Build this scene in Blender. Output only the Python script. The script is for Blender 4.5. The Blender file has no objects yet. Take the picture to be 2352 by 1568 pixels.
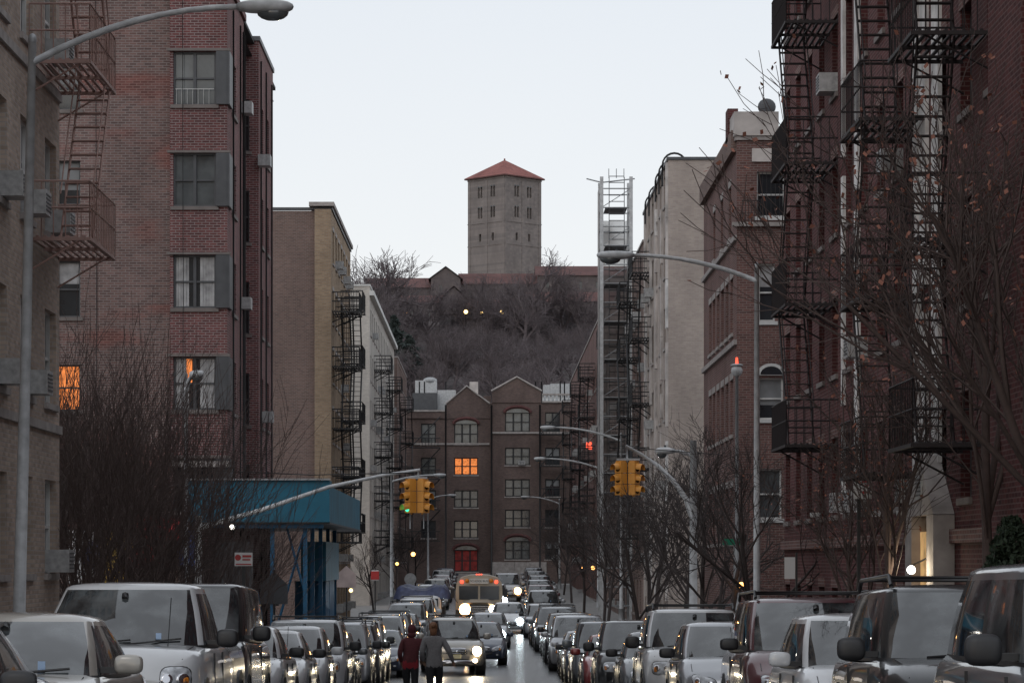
import bpy, bmesh, math, random
from mathutils import Vector, Matrix
from mathutils.bvhtree import BVHTree
random.seed(7)
CZ=1.6
C=bpy.context.scene.collection
R=random.Random(3)
# ---------------------------------------------------------------- terrain profile
HP=[(-60,1.6),(0,1.6),(20,1.8),(30,2.1),(36,2.2),(42,2.4),(48,2.6),(54,2.8),(60,3.0),(75,3.4),(89,3.62),(110,3.6),(128,3.5),(150,3.3),(200,2.85),(267,2.1),(300,1.9),(900,1.9)]
def lerpt(T,y):
    if y<=T[0][0]: return T[0][1]
    for (a,b),(c,d) in zip(T,T[1:]):
        if y<=c: return b+(d-b)*(y-a)/(c-a)
    return T[-1][1]
def gz(y): return CZ-lerpt(HP,y)
XR=[(-60,4.2),(36,4.1),(48,3.5),(60,3.05),(80,3.05),(105,2.9),(128,2.5),(150,2.9),(200,3.6),(260,4.2)]
XL=[(-60,-4.1),(60,-4.0),(86,-3.6),(128,-3.5),(140,-3.4),(170,-3.6),(260,-4.1)]
def kr(y): return lerpt(XR,y)+1.2
def kl(y): return lerpt(XL,y)-1.2
# ---------------------------------------------------------------- materials
MATS={}
def nt(name):
    m=bpy.data.materials.new(name); m.use_nodes=True
    MATS[name]=m
    return m,m.node_tree.nodes,m.node_tree.links,m.node_tree.nodes['Principled BSDF']
def mat(name,col,rough=0.7,metal=0.0,var=0.15,scale=3.0,coat=0.0,emit=None,es=0,spec=0.5,bump=0.0):
    if name in MATS: return MATS[name]
    m,N,L,P=nt(name)
    P.inputs['Roughness'].default_value=rough; P.inputs['Metallic'].default_value=metal
    P.inputs['Coat Weight'].default_value=coat; P.inputs['Coat Roughness'].default_value=0.04
    P.inputs['Specular IOR Level'].default_value=spec
    tc=N.new('ShaderNodeTexCoord'); no=N.new('ShaderNodeTexNoise'); no.inputs['Scale'].default_value=scale; no.inputs['Detail'].default_value=6
    L.new(tc.outputs['Object'],no.inputs['Vector'])
    cr=N.new('ShaderNodeValToRGB')
    cr.color_ramp.elements[0].position=0.3; cr.color_ramp.elements[1].position=0.7
    cr.color_ramp.elements[0].color=[max(0,c*(1-var)) for c in col]+[1]
    cr.color_ramp.elements[1].color=[min(1,c*(1+var)) for c in col]+[1]
    L.new(no.outputs['Fac'],cr.inputs['Fac']); L.new(cr.outputs['Color'],P.inputs['Base Color'])
    if emit:
        P.inputs['Emission Color'].default_value=list(emit)+[1]; P.inputs['Emission Strength'].default_value=es
        if var>.3:
            mm=N.new('ShaderNodeMath'); mm.operation='MULTIPLY'; mm.inputs[1].default_value=es*2
            L.new(no.outputs['Fac'],mm.inputs[0]); L.new(mm.outputs[0],P.inputs['Emission Strength'])
    if bump:
        bp=N.new('ShaderNodeBump'); bp.inputs['Strength'].default_value=bump; bp.inputs['Distance'].default_value=0.02
        L.new(no.outputs['Fac'],bp.inputs['Height']); L.new(bp.outputs['Normal'],P.inputs['Normal'])
    return m
def brick(name,c1,c2,mortar,w=0.22,h=0.075,stain=0.35,patch=None):
    m,N,L,P=nt(name); P.inputs['Roughness'].default_value=0.9; P.inputs['Specular IOR Level'].default_value=0.2
    tc=N.new('ShaderNodeTexCoord'); sp=N.new('ShaderNodeSeparateXYZ'); L.new(tc.outputs['Object'],sp.inputs[0])
    ad=N.new('ShaderNodeMath'); ad.operation='ADD'; L.new(sp.outputs['X'],ad.inputs[0]); L.new(sp.outputs['Y'],ad.inputs[1])
    cb=N.new('ShaderNodeCombineXYZ'); L.new(ad.outputs[0],cb.inputs['X']); L.new(sp.outputs['Z'],cb.inputs['Y'])
    b=N.new('ShaderNodeTexBrick'); L.new(cb.outputs[0],b.inputs['Vector'])
    b.inputs['Scale'].default_value=1; b.inputs['Brick Width'].default_value=w; b.inputs['Row Height'].default_value=h
    b.inputs['Mortar Size'].default_value=0.011; b.inputs['Mortar Smooth'].default_value=0.3; b.inputs['Bias'].default_value=-0.1
    b.inputs['Color1'].default_value=list(c1)+[1]; b.inputs['Color2'].default_value=list(c2)+[1]; b.inputs['Mortar'].default_value=list(mortar)+[1]
    n1=N.new('ShaderNodeTexNoise'); n1.inputs['Scale'].default_value=0.35; n1.inputs['Detail'].default_value=10; n1.inputs['Roughness'].default_value=0.7
    mp=N.new('ShaderNodeMapping'); mp.inputs['Scale'].default_value=(1,1,0.45); L.new(tc.outputs['Object'],mp.inputs[0]); L.new(mp.outputs[0],n1.inputs['Vector'])
    r=N.new('ShaderNodeValToRGB'); r.color_ramp.elements[0].position=0.32; r.color_ramp.elements[1].position=0.68
    r.color_ramp.elements[0].color=[1-stain]*3+[1]; r.color_ramp.elements[1].color=[1+stain*.5]*3+[1]
    L.new(n1.outputs['Fac'],r.inputs['Fac'])
    mx=N.new('ShaderNodeMix'); mx.data_type='RGBA'; mx.blend_type='MULTIPLY'; mx.inputs['Factor'].default_value=1
    L.new(b.outputs['Color'],mx.inputs['A']); L.new(r.outputs['Color'],mx.inputs['B'])
    out=mx.outputs['Result']
    if patch:
        n2=N.new('ShaderNodeTexNoise'); n2.inputs['Scale'].default_value=0.45; n2.inputs['Detail'].default_value=3
        mp2=N.new('ShaderNodeMapping'); mp2.inputs['Scale'].default_value=(.6,.6,1.6); mp2.inputs['Location'].default_value=(3,9,4); L.new(tc.outputs['Object'],mp2.inputs[0]); L.new(mp2.outputs[0],n2.inputs['Vector'])
        r2=N.new('ShaderNodeValToRGB'); r2.color_ramp.elements[0].position=0.52; r2.color_ramp.elements[1].position=0.62
        L.new(n2.outputs['Fac'],r2.inputs['Fac'])
        m2=N.new('ShaderNodeMix'); m2.data_type='RGBA'; m2.blend_type='MULTIPLY'; L.new(r2.outputs['Color'],m2.inputs['Factor'])
        L.new(out,m2.inputs['A']); m2.inputs['B'].default_value=list(patch)+[1]; out=m2.outputs['Result']
    L.new(out,P.inputs['Base Color'])
    bp=N.new('ShaderNodeBump'); bp.inputs['Strength'].default_value=0.5; bp.inputs['Distance'].default_value=0.01; bp.invert=True
    L.new(b.outputs['Fac'],bp.inputs['Height']); L.new(bp.outputs['Normal'],P.inputs['Normal'])
    return m
brick('brick_brownred',(.245,.155,.142),(.135,.092,.088),(.31,.27,.255),stain=.36,patch=(1.12,.78,.74))
brick('brick_red',(.235,.092,.090),(.120,.056,.058),(.36,.30,.29),stain=.32)
brick('brick_tan',(.52,.41,.34),(.34,.27,.22),(.42,.37,.34),stain=.3)
brick('brick_brown',(.215,.14,.122),(.145,.10,.090),(.25,.21,.19),stain=.25)
brick('brick_ochre',(.38,.27,.18),(.27,.185,.125),(.3,.26,.21),stain=.3)
brick('brick_cream',(.56,.52,.48),(.46,.43,.40),(.5,.47,.43),stain=.28)
brick('brick_beige',(.45,.38,.335),(.37,.31,.28),(.42,.37,.34),stain=.28)
brick('brick_dark',(.130,.043,.042),(.065,.025,.026),(.16,.10,.095),stain=.35)
brick('brick_end',(.150,.105,.093),(.095,.068,.063),(.17,.135,.125),stain=.35)
brick('brick_mid',(.20,.100,.088),(.125,.068,.062),(.25,.20,.185),stain=.32)
brick('stone_tower',(.265,.235,.222),(.205,.185,.178),(.21,.19,.18),w=.9,h=.4,stain=.25)
brick('stone_wing',(.17,.145,.142),(.13,.113,.114),(.13,.112,.112),w=.9,h=.4,stain=.25)
brick('stone_wall',(.12,.108,.113),(.08,.074,.08),(.09,.082,.085),w=1.2,h=.5,stain=.3)
brick('roof_tile',(.17,.09,.085),(.125,.072,.068),(.10,.06,.057),w=.4,h=.35,stain=.3)
brick('tile_tower',(.33,.135,.12),(.25,.11,.10),(.2,.085,.08),w=.5,h=.4,stain=.25)
mat('stone_trim',(.33,.30,.285),.8,var=.25); mat('sill_dark',(.19,.165,.155),.8); mat('trim_white',(.58,.58,.57),.6); mat('trim_grey',(.075,.078,.085),.5)
mat('iron_black',(.018,.018,.02),.6); mat('iron_brown',(.020,.014,.015),.7); mat('iron_tan',(.36,.23,.20),.7)
mat('glass_dark',(.03,.035,.04),.06,spec=.9,var=.5,scale=.8); mat('glass_mid',(.085,.095,.10),.1,var=.5,spec=.8,scale=1.2)
mat('curtain',(.36,.36,.37),.35,var=.35,scale=4); mat('blind',(.22,.23,.24),.3,var=.2,scale=2)
mat('lit_orange',(.3,.12,.04),.5,emit=(1,.27,.06),es=.7,var=.6,scale=7)
mat('lit_warm',(.5,.3,.1),.5,emit=(1,.6,.25),es=.35,var=.5,scale=3); mat('lit_red',(.10,.015,.015),.5,emit=(1,.06,.04),es=.04,var=.6,scale=3)
mat('galv',(.34,.35,.36),.5,metal=.3,scale=6); mat('galv_light',(.46,.47,.48),.45,scale=6,var=.2)
mat('signal_yellow',(.62,.27,.04),.45,var=.12); mat('lens_dark',(.03,.02,.01),.15)
mat('lens_green',(.05,.6,.35),.3,emit=(.05,1,.5),es=1.6); mat('lens_red',(.6,.03,.02),.3,emit=(1,.10,.05),es=2)
mat('asphalt',(.055,.056,.060),.26,var=.35,scale=1.2,bump=.1); mat('concrete',(.25,.245,.24),.8,var=.18,scale=1.5)
mat('ground_mat',(.12,.115,.11),.9,scale=.1); mat('paint_line',(.45,.45,.44),.5,var=.35,scale=8)
mat('stucco',(.48,.44,.415),.85,var=.35,scale=1.2,bump=.3); mat('white_strip',(.62,.60,.585),.85,var=.35,scale=2.5); mat('ac_white',(.38,.38,.38),.5,scale=10,var=.25); mat('roof_black',(.05,.05,.05),.9)
mat('bark_dark',(.060,.048,.046),.95,scale=8); mat('bark_brown',(.085,.060,.054),.95,scale=8); mat('bark_hazed',(.135,.112,.118),.95,scale=3)  # hill tree bark is lightened and cooled: distance haze put into its colour
mat('leaf_brown',(.24,.10,.07),.8,var=.4); mat('leaf_green',(.02,.035,.018),.8,var=.5,scale=20); mat('leaf_hazed',(.040,.053,.050),.9,var=.4)  # distant pine foliage has haze mixed into its lighter, bluer colour
mat('shed_blue',(.012,.13,.205),.5,var=.25,scale=1.2); mat('shed_blue2',(.015,.10,.20),.55,var=.25,scale=2)
mat('red_sign',(.42,.03,.03),.5); mat('yellow_sign',(.45,.28,.03),.5); mat('blue_sign',(.05,.08,.22),.5); mat('white_sign',(.60,.60,.60),.4,var=.03); mat('green_sign',(.01,.18,.10),.4)
mat('sign_pink',(.45,.36,.34),.5); mat('post_black',(.02,.02,.022),.5)
# ---------------------------------------------------------------- mesh builder
class MB:
    def __init__(s): s.v=[];s.f=[];s.m=[];s.names=[];s.M=None;s.sm=[]
    def mi(s,n):
        if n not in s.names: s.names.append(n)
        return s.names.index(n)
    def add(s,vs,fs,m,smooth=False):
        o=len(s.v)
        if s.M is not None: vs=[tuple(s.M@Vector(v)) for v in vs]
        s.v+= [tuple(v) for v in vs]
        i=s.mi(m)
        for f in fs: s.f.append(tuple(o+k for k in f)); s.m.append(i); s.sm.append(smooth)
    def quad(s,a,b,c,d,m): s.add([a,b,c,d],[(0,1,2,3)],m)
    def hexa(s,p,m): s.add(p,[(0,3,2,1),(4,5,6,7),(0,1,5,4),(1,2,6,5),(2,3,7,6),(3,0,4,7)],m)
    def box(s,x0,x1,y0,y1,z0,z1,m):
        s.hexa([(x0,y0,z0),(x1,y0,z0),(x1,y1,z0),(x0,y1,z0),(x0,y0,z1),(x1,y0,z1),(x1,y1,z1),(x0,y1,z1)],m)
    def tube(s,pts,rs,n,m,cap=True,smooth=True):
        pts=[Vector(p) for p in pts]
        if not hasattr(rs,'__len__'): rs=[rs]*len(pts)
        vs=[];fs=[]
        for i,p in enumerate(pts):
            d=(pts[min(i+1,len(pts)-1)]-pts[max(i-1,0)])
            if d.length<1e-6: d=Vector((0,0,1))
            d.normalize()
            ref=Vector((1,0,0)) if abs(d.x)<.8 else Vector((0,1,0))
            a=d.cross(ref).normalized(); b=d.cross(a)
            for k in range(n):
                t=2*math.pi*k/n
                vs.append(p+(a*math.cos(t)+b*math.sin(t))*rs[i])
        for i in range(len(pts)-1):
            for k in range(n):
                k2=(k+1)%n
                fs.append((i*n+k,i*n+k2,(i+1)*n+k2,(i+1)*n+k))
        if cap and n>3:
            fs.append(tuple(range(n))); fs.append(tuple((len(pts)-1)*n+k for k in reversed(range(n))))
        s.add(vs,fs,m,smooth)
    def bar(s,a,b,t,m):
        s.tube([a,b],t*.7,4,m,smooth=False)
    def ell(s,c,r,m,nu=12,nv=8,power=1.0,rot=None):
        vs=[];fs=[]
        def pw(x): return math.copysign(abs(x)**power,x)
        for i in range(nv+1):
            ph=math.pi*i/nv-math.pi/2
            for j in range(nu):
                th=2*math.pi*j/nu
                p=Vector((pw(math.cos(ph))*pw(math.cos(th))*r[0],pw(math.cos(ph))*pw(math.sin(th))*r[1],pw(math.sin(ph))*r[2]))
                if rot is not None: p=rot@p
                vs.append(Vector(c)+p)
        for i in range(nv):
            for j in range(nu):
                j2=(j+1)%nu
                fs.append((i*nu+j,i*nu+j2,(i+1)*nu+j2,(i+1)*nu+j))
        s.add(vs,fs,m,True)
    def mesh(s,name):
        me=bpy.data.meshes.new(name); me.from_pydata(s.v,[],s.f)
        for n in s.names: me.materials.append(MATS[n])
        me.polygons.foreach_set('material_index',s.m); me.polygons.foreach_set('use_smooth',s.sm)
        me.update(); return me
    def obj(s,name,parent=None):
        o=bpy.data.objects.new(name,s.mesh(name)); C.objects.link(o)
        if parent: o.parent=parent
        return o
def empty(name,loc=(0,0,0)):
    e=bpy.data.objects.new(name,None); e.location=loc; e.empty_display_size=.3; C.objects.link(e); return e
# ---------------------------------------------------------------- walls with openings
class Wall:
    def __init__(s,b,axis,const,sign=-1):
        s.b=b;s.axis=axis;s.c=const;s.s=sign
    def P(s,a,z,d=0):
        if s.axis=='y': return (a,s.c-s.s*d,z)
        return (s.c-s.s*d,a,z)
    def bx(s,a0,a1,z0,z1,d0,d1,m):
        P=s.P
        s.b.hexa([P(a0,z0,d0),P(a1,z0,d0),P(a1,z0,d1),P(a0,z0,d1),P(a0,z1,d0),P(a1,z1,d0),P(a1,z1,d1),P(a0,z1,d1)],m)
    def build(s,a0,a1,z0,z1,ops,m,sill='stone_trim',lintel=None,frame='trim_grey',depth=.18,split=True,fr=.05,ac=0):
        A=sorted(set([a0,a1]+[o[0] for o in ops]+[o[1] for o in ops])); Zs=sorted(set([z0,z1]+[o[2] for o in ops]+[o[3] for o in ops]))
        A=[a for a in A if a0<=a<=a1]; Zs=[z for z in Zs if z0<=z<=z1]
        vs=[s.P(a,z) for z in Zs for a in A]; fs=[]; n=len(A)
        for j in range(len(Zs)-1):
            zc=(Zs[j]+Zs[j+1])/2
            for i in range(n-1):
                ac_=(A[i]+A[i+1])/2
                if any(o[0]<ac_<o[1] and o[2]<zc<o[3] for o in ops): continue
                fs.append((j*n+i,j*n+i+1,(j+1)*n+i+1,(j+1)*n+i))
        s.b.add(vs,fs,m)
        for o in ops:
            x0,x1,y0,y1=o[:4]; g=o[4] if len(o)>4 else 'glass_dark'; P=s.P
            s.b.quad(P(x0,y0),P(x0,y1),P(x0,y1,depth),P(x0,y0,depth),m); s.b.quad(P(x1,y0),P(x1,y1),P(x1,y1,depth),P(x1,y0,depth),m)
            s.b.quad(P(x0,y1),P(x1,y1),P(x1,y1,depth),P(x0,y1,depth),m); s.b.quad(P(x0,y0),P(x1,y0),P(x1,y0,depth),P(x0,y0,depth),'stone_trim')
            ym=(y0+y1)/2
            if g in('curtain','blind') :
                k=y0+(y1-y0)*R.choice([.35,.5,.6])
                s.b.quad(P(x0,y0,depth),P(x1,y0,depth),P(x1,k,depth),P(x0,k,depth),'glass_dark'); s.b.quad(P(x0,k,depth),P(x1,k,depth),P(x1,y1,depth),P(x0,y1,depth),g)
            elif g=='drapes':
                w=(x1-x0)
                s.b.quad(P(x0,y0,depth),P(x1,y0,depth),P(x1,y1,depth),P(x0,y1,depth),'glass_dark')
                for (p,q) in ((.04,.36),(.62,.96)):
                    k=.06
                    nn=10
                    for t in range(nn):
                        f0=p+(q-p)*t/nn; f1=p+(q-p)*(t+1)/nn
                        dd=depth-.012-(.012 if t%2 else 0)
                        s.b.quad(P(x0+w*f0,y0+k,dd),P(x0+w*f1,y0+k,dd-.01),P(x0+w*f1,y1,dd-.01),P(x0+w*f0,y1,dd),'curtain')
            else: s.b.quad(P(x0,y0,depth),P(x1,y0,depth),P(x1,y1,depth),P(x0,y1,depth),g)
            d0=depth-.07;d1=depth-.004
            s.bx(x0,x0+fr,y0,y1,d0,d1,frame); s.bx(x1-fr,x1,y0,y1,d0,d1,frame)
            s.bx(x0+fr,x1-fr,y1-fr,y1,d0,d1,frame); s.bx(x0+fr,x1-fr,y0,y0+fr,d0,d1,frame)
            if split:
                s.bx(x0+fr,x1-fr,ym-fr*.5,ym+fr*.5,d0+.01,d1,frame)
                if x1-x0>1.05:
                    k=2 if x1-x0<1.9 else 3
                    for q in range(1,k):
                        xm=x0+(x1-x0)*q/k; s.bx(xm-fr*.8,xm+fr*.8,y0+fr,y1-fr,d0-.01,d1-.01,frame)
            if sill: s.bx(x0-.08,x1+.08,y0-.11,y0-.003,-.06,.05,sill)
            if lintel: s.bx(x0-.1,x1+.1,y1+.003,y1+.2,-.015,.05,lintel)
            if ac and R.random()<ac:
                xm=x0+.1+R.random()*max(0,(x1-x0)-.75)
                s.bx(xm,xm+.62,y0+.02,y0+.42,-.38,.12,'ac_white')
                for q in range(5): s.bx(xm+.06,xm+.56,y0+.08+q*.065,y0+.105+q*.065,-.392,-.378,'trim_grey')
def wins(a_list,w,z_list,h,kinds=('glass_dark','glass_dark','glass_mid','curtain','blind')):
    return [(a,a+w,z,z+h,R.choice(kinds)) for a in a_list for z in z_list]
def frange(a,b,st):
    o=[]
    while a<b: o.append(a); a+=st
    return o
FL=[CZ+z for z in (-2.6,-.0,3.0,6.0,9.0,12.0,15.0)]
def fire_escape(root,xw,sg,y0,y1,zs,m='iron_black',w=1.1,vb=.16,stairs=True,t=.025,nm='fire_escape',vt=None):
    b=MB(); vt=vt or t*.6
    X=lambda d: xw-sg*d
    for zi,z in enumerate(zs):
        for (d0) in [i*.13 for i in range(int(w/.13)+1)]:
            b.box(X(d0)-.025,X(d0)+.025,y0,y1,z,z+.03,m)
        for yy in (y0,(y0+y1)/2,y1): b.box(min(X(0),X(w)),max(X(0),X(w)),yy-.025,yy+.025,z-.06,z-.002,m)
        b.box(X(w)-.025,X(w)+.025,y0,y1,z-.06,z-.002,m)
        for hh in (.5,.95):
            b.bar((X(w),y0,z+hh),(X(w),y1,z+hh),t,m)
            for yy in (y0,y1): b.bar((X(0),yy,z+hh),(X(w),yy,z+hh),t,m)
        n=int((y1-y0)/vb)
        for i in range(n+1):
            yy=y0+(y1-y0)*i/n; b.bar((X(w),yy,z),(X(w),yy,z+.95),vt,m)
        n=int(w/vb)
        for yy in (y0,y1):
            for i in range(n+1):
                d=w*i/n; b.bar((X(d),yy,z),(X(d),yy,z+.95),vt,m)
        for yy in (y0+.1,y1-.1): b.bar((X(0),yy,z-.55),(X(w*.85),yy,z-.03),t,m)
        if stairs and zi<len(zs)-1:
            z2=zs[zi+1]; ya=y0+.5; yb=y1-.5
            if zi%2: ya,yb=yb,ya
            for d in (.45,1.0):
                b.bar((X(d),ya,z),(X(d),yb,z2),t*1.2,m); b.bar((X(d),ya,z+.8),(X(d),yb,z2+.8),t*.7,m)
            k=11
            for i in range(1,k):
                f=i/k; yy=ya+(yb-ya)*f; zz=z+(z2-z)*f
                b.box(min(X(.45),X(1.0)),max(X(.45),X(1.0)),yy-.08,yy+.08,zz-.01,zz+.01,m)
    return b.obj(nm,root)
def flat_roof(b,x0,x1,y0,y1,z,m='roof_black',cop='stone_trim'):
    b.quad((x0,y0,z-.4),(x1,y0,z-.4),(x1,y1,z-.4),(x0,y1,z-.4),m)
    b.box(x0-.06,x1+.06,y0-.06,y0+.3,z+.002,z+.12,cop)
    b.box(x0-.06,x0+.3,y0+.302,y1,z+.002,z+.12,cop); b.box(x1-.3,x1+.06,y0+.302,y1,z+.002,z+.12,cop)
    b.box(x0+.302,x1-.302,y1-.3,y1,z+.002,z+.12,cop)
G0=-3.0
# ================================================================ LEFT BUILDINGS
root=empty('tan_brick_apartment_building'); b=MB()
W=Wall(b,'x',-7.8,1)
ops=wins(frange(31,49,2.55),1.25,[CZ+z for z in(-.2,2.8,5.8,8.8,11.8,14.8)],1.65)
W.build(30,50.5,G0,20,ops,'brick_tan',frame='trim_white',ac=.35)
Wall(b,'y',50.5,1).build(-20,-7.8,G0,20,[],'brick_tan'); Wall(b,'y',30,-1).build(-20,-7.8,G0,20,[],'brick_tan')
flat_roof(b,-20,-7.8,30,50.5,20)
for z in(3.9,9.9): b.box(-7.86,-7.745,30,50.5,z,z+.15,'stone_trim')
b.obj('walls',root)
fire_escape(root,-7.8,-1,47.2,50.4,[CZ+2.5+3*k for k in range(1,5)],'iron_tan',w=1.02,vb=.2)
# L2
root=empty('red_brick_apartment_building'); b=MB()
T=CZ+16.9
zf=[CZ+13.4-2.98*k for k in range(0,6)]
W=Wall(b,'y',82,-1)
ops=[(-12.75,-12.05,CZ+z0,CZ+z1,g) for z0,z1,g in [(13.3,14.6,'blind'),(10.5,11.8,'blind'),(7.2,8.85,'curtain'),(4.45,5.8,'lit_orange'),(1.5,2.8,'glass_dark')]]
W.build(-26,-9.38,G0,T,ops,'brick_brownred',frame='trim_grey',sill='sill_dark')
W=Wall(b,'y',81.7,-1)
kk=['glass_mid','glass_mid','drapes','drapes','glass_dark','glass_dark']
ops=[(-9.28,-8.03,z,z+1.55,kk[i]) for i,z in enumerate(zf)]
W.build(-9.38,-7.7,G0,T,ops,'brick_red',depth=.14,fr=.055,sill='sill_dark')
b.box(-8.9,-8.74,81.79,81.83,zf[3]+.75,zf[3]+1.5,'lit_orange')
for i in range(7): b.box(-9.2+i*.16,-9.19+i*.16,81.73,81.74,zf[0],zf[0]+.45,'trim_white')
b.box(-9.22,-8.09,81.73,81.74,zf[0]+.45,zf[0]+.47,'trim_white')
b.quad((-9.38,81.7,G0),(-9.38,82,G0),(-9.38,82,T),(-9.38,81.7,T),'brick_red')
for z in zf:
    b.box(-8.02,-7.69,81.60,81.697,z,z+1.55,'trim_grey')
    b.box(-7.697,-7.62,81.6,82.6,z,z+1.55,'trim_grey')
    b.box(-9.45,-7.6,81.60,81.698,z+1.56,z+1.63,'sill_dark')
W=Wall(b,'x',-7.7,1)
ops=[(83.2,84.6,z,z+1.55,R.choice(['glass_dark','glass_mid'])) for z in zf]
W.build(81.7,87.2,G0,T,ops,'brick_red',frame='trim_grey',ac=.15,sill='sill_dark')
b.quad((-7.7,87.2,G0),(-8.3,87.2,G0),(-8.3,87.2,T),(-7.7,87.2,T),'brick_red')
Wall(b,'x',-8.3,1).build(87.2,91,G0,T,[(88,89.6,z,z+1.55,'glass_dark') for z in zf],'brick_red',sill='sill_dark')
W=Wall(b,'y',91,-1)
W.build(-8.3,-7.55,G0,T+.1,[(-8.2,-7.85,z,z+1.7,'glass_dark') for z in zf],'brick_red',sill='sill_dark')
W=Wall(b,'x',-7.55,1); W.build(91,97,G0,T+.1,[(92,92.9,z,z+1.6,'glass_dark') for z in zf]+[(94.3,95.2,z,z+1.6,'glass_dark') for z in zf],'brick_red',ac=.1,sill='sill_dark')
for y in (82.95,85.3,86.3,86.8,91.4,93.5,95.9): b.tube([(-7.5 if y>90 else -7.63,y,G0),(-7.5 if y>90 else -7.63,y,T-.5)],.03,5,'iron_black')
b.tube([(-9.0,81.62,3),(-8.98,81.6,9),(-9.0,81.62,T)],.009,4,'iron_black')
b.tube([(-11.6,81.97,3),(-11.57,81.97,9),(-11.6,81.97,T)],.008,4,'iron_black')
flat_roof(b,-26,-7.75,82.05,100,T,cop='roof_black'); b.box(-8.3,-7.5,90.95,97.05,T+.102,T+.25,'trim_grey')
b.box(-9.5,-7.62,81.62,87.25,T+.002,T+.2,'brick_red')
b.tube([(-8.35,89.3,T),(-8.35,89.3,T+1.4)],.05,6,'iron_black')
Wall(b,'y',100,1).build(-26,-7.8,G0,T,[],'brick_brown'); b.quad((-7.8,97,G0),(-7.8,100,G0),(-7.8,100,T),(-7.8,97,T),'brick_brown')
b.box(-9.3,-7.62,81.45,81.695,CZ+2.78,CZ+2.95,'stone_trim')
for (x,y,z) in ((-7.62,86.6,CZ+13.9),(-7.4,91.0,CZ+12.9),(-7.62,86.2,CZ+7.8),(-7.4,92,CZ+4.6)): b.box(x-.15,x+.25,y-.3,y+.3,z,z+.36,'ac_white')
b.obj('walls',root)
# L3
root=empty('brown_brick_apartment_building'); b=MB(); T=CZ+17.5
Wall(b,'y',139,-1).build(-26,-8.72,G0,T,[],'brick_brown')
Wall(b,'y',138.7,-1).build(-8.72,-7.9,G0,T+.05,[],'brick_ochre')
b.quad((-8.72,138.7,G0),(-8.72,139,G0),(-8.72,139,T),(-8.72,138.7,T),'brick_ochre')
Wall(b,'x',-7.9,1).build(138.7,158,G0,T,wins(frange(140,157,2.6),1.2,FL,1.65),'brick_ochre',lintel='stone_trim',ac=.3)
flat_roof(b,-26,-7.9,139,158,T+.05,cop='trim_grey'); b.box(-9,-7.75,138.6,158,T+.2,T+.4,'stone_trim')
b.obj('walls',root)
fire_escape(root,-7.9,-1,139.5,142.6,[CZ+z for z in(1.0,3.8,6.7,9.8,12.55)],w=1.35,t=.04,vb=.25,vt=.018)
fire_escape(root,-7.9,-1,147.5,151,[CZ+z for z in(1.6,4.5,7.5,10.5,13.4)],w=1.15,t=.04,vb=.25,vt=.018,nm='rear_fire_escape')
# L4
root=empty('cream_apartment_building'); b=MB(); T=CZ+18.1
Wall(b,'y',183,-1).build(-26,-7.9,G0,T,[],'brick_cream')
Wall(b,'x',-7.9,1).build(183,230,G0,T,wins(frange(184.5,229,3.0),1.3,FL,1.7),'brick_cream',ac=.25)
flat_roof(b,-26,-7.9,183,230,T,cop='trim_white'); b.box(-7.9,-7.6,183,230,T-.6,T-.3,'trim_white'); b.obj('walls',root)
zz=[CZ+z for z in(1.2,4.2,7.2,10.2,13.1)]
for i,y in enumerate((190,212)): fire_escape(root,-7.9,-1,y,y+3.4,zz,w=1.15,t=.045,vb=.33,vt=.02,nm='fire_escape_%d'%i)
root=empty('corner_apartment_building'); b=MB(); T=CZ+17
Wall(b,'y',232,-1).build(-26,-7.7,G0,T,[],'brick_brown'); Wall(b,'x',-7.7,1).build(232,258,G0,T,wins(frange(234,257,3.0),1.3,FL,1.7),'brick_brown')
flat_roof(b,-26,-7.7,232,258,T); b.obj('walls',root)
for i,y in enumerate((238,)): fire_escape(root,-7.7,-1,y,y+3.6,zz,w=1.1,t=.05,vb=.35,vt=.022,nm='fire_escape_%d'%i)
# ================================================================ RIGHT BUILDINGS
root=empty('dark_brick_apartment_building'); b=MB(); T=CZ+19
W=Wall(b,'x',7.4,-1)
ops=[]
for a in frange(24,69,2.35):
    for z in (-2.2,1.0,4.0,7.0,10.0,13.0,16.0):
        ops.append((a,a+1.0,CZ+z,CZ+z+1.65,R.choice(['glass_dark','glass_dark','glass_mid','blind'])))
W.build(20,70,G0,T,ops,'brick_dark',lintel='brick_mid',frame='trim_grey',ac=.18,depth=.22,sill='sill_dark')
Wall(b,'y',70,1).build(7.4,26,G0,T,[],'brick_dark')
for (a0,a1) in ((46.95,47.6),(48.1-.3,48.35),(45.6,46.3),(55.6,56.1),(57.9,58.2)):
    z=CZ-.5 if a0<50 else CZ+1
    while z<T-1:
        hh=R.uniform(1.6,3.4); b.box(7.33,7.402,a0,a1,z,min(T,z+hh),'white_strip'); z+=hh+R.choice([.02,.02,.4])
for z in (CZ+.3,CZ+14.8): b.box(7.3,7.403,20,70,z,z+.22,'brick_mid')
b.box(7.15,7.5,37.5,40,G0,T,'brick_dark')
flat_roof(b,7.4,26,20,70,T)
b.box(7.05,7.39,44.3,45.0,G0,CZ+.75,'stone_trim'); b.box(7.05,7.39,46.6,47.3,G0,CZ+.75,'stone_trim')
b.add([(7.05,44.3,CZ+.76),(7.05,47.3,CZ+.76),(7.05,45.8,CZ+1.75),(7.39,44.3,CZ+.76),(7.39,47.3,CZ+.76),(7.39,45.8,CZ+1.75)],[(0,1,2),(3,5,4),(0,3,4,1),(1,4,5,2),(2,5,3,0)],'stone_trim')
b.box(7.2,7.38,45.0,46.6,G0,CZ+.5,'lit_warm')
b.obj('walls',root)
fire_escape(root,7.4,1,59.2,62.2,[CZ+z for z in(2.5,5.5,8.5,11.5,14.5)],'iron_brown',w=1.1,t=.026,vb=.17,nm='fire_escape_a',vt=.014)
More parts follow.
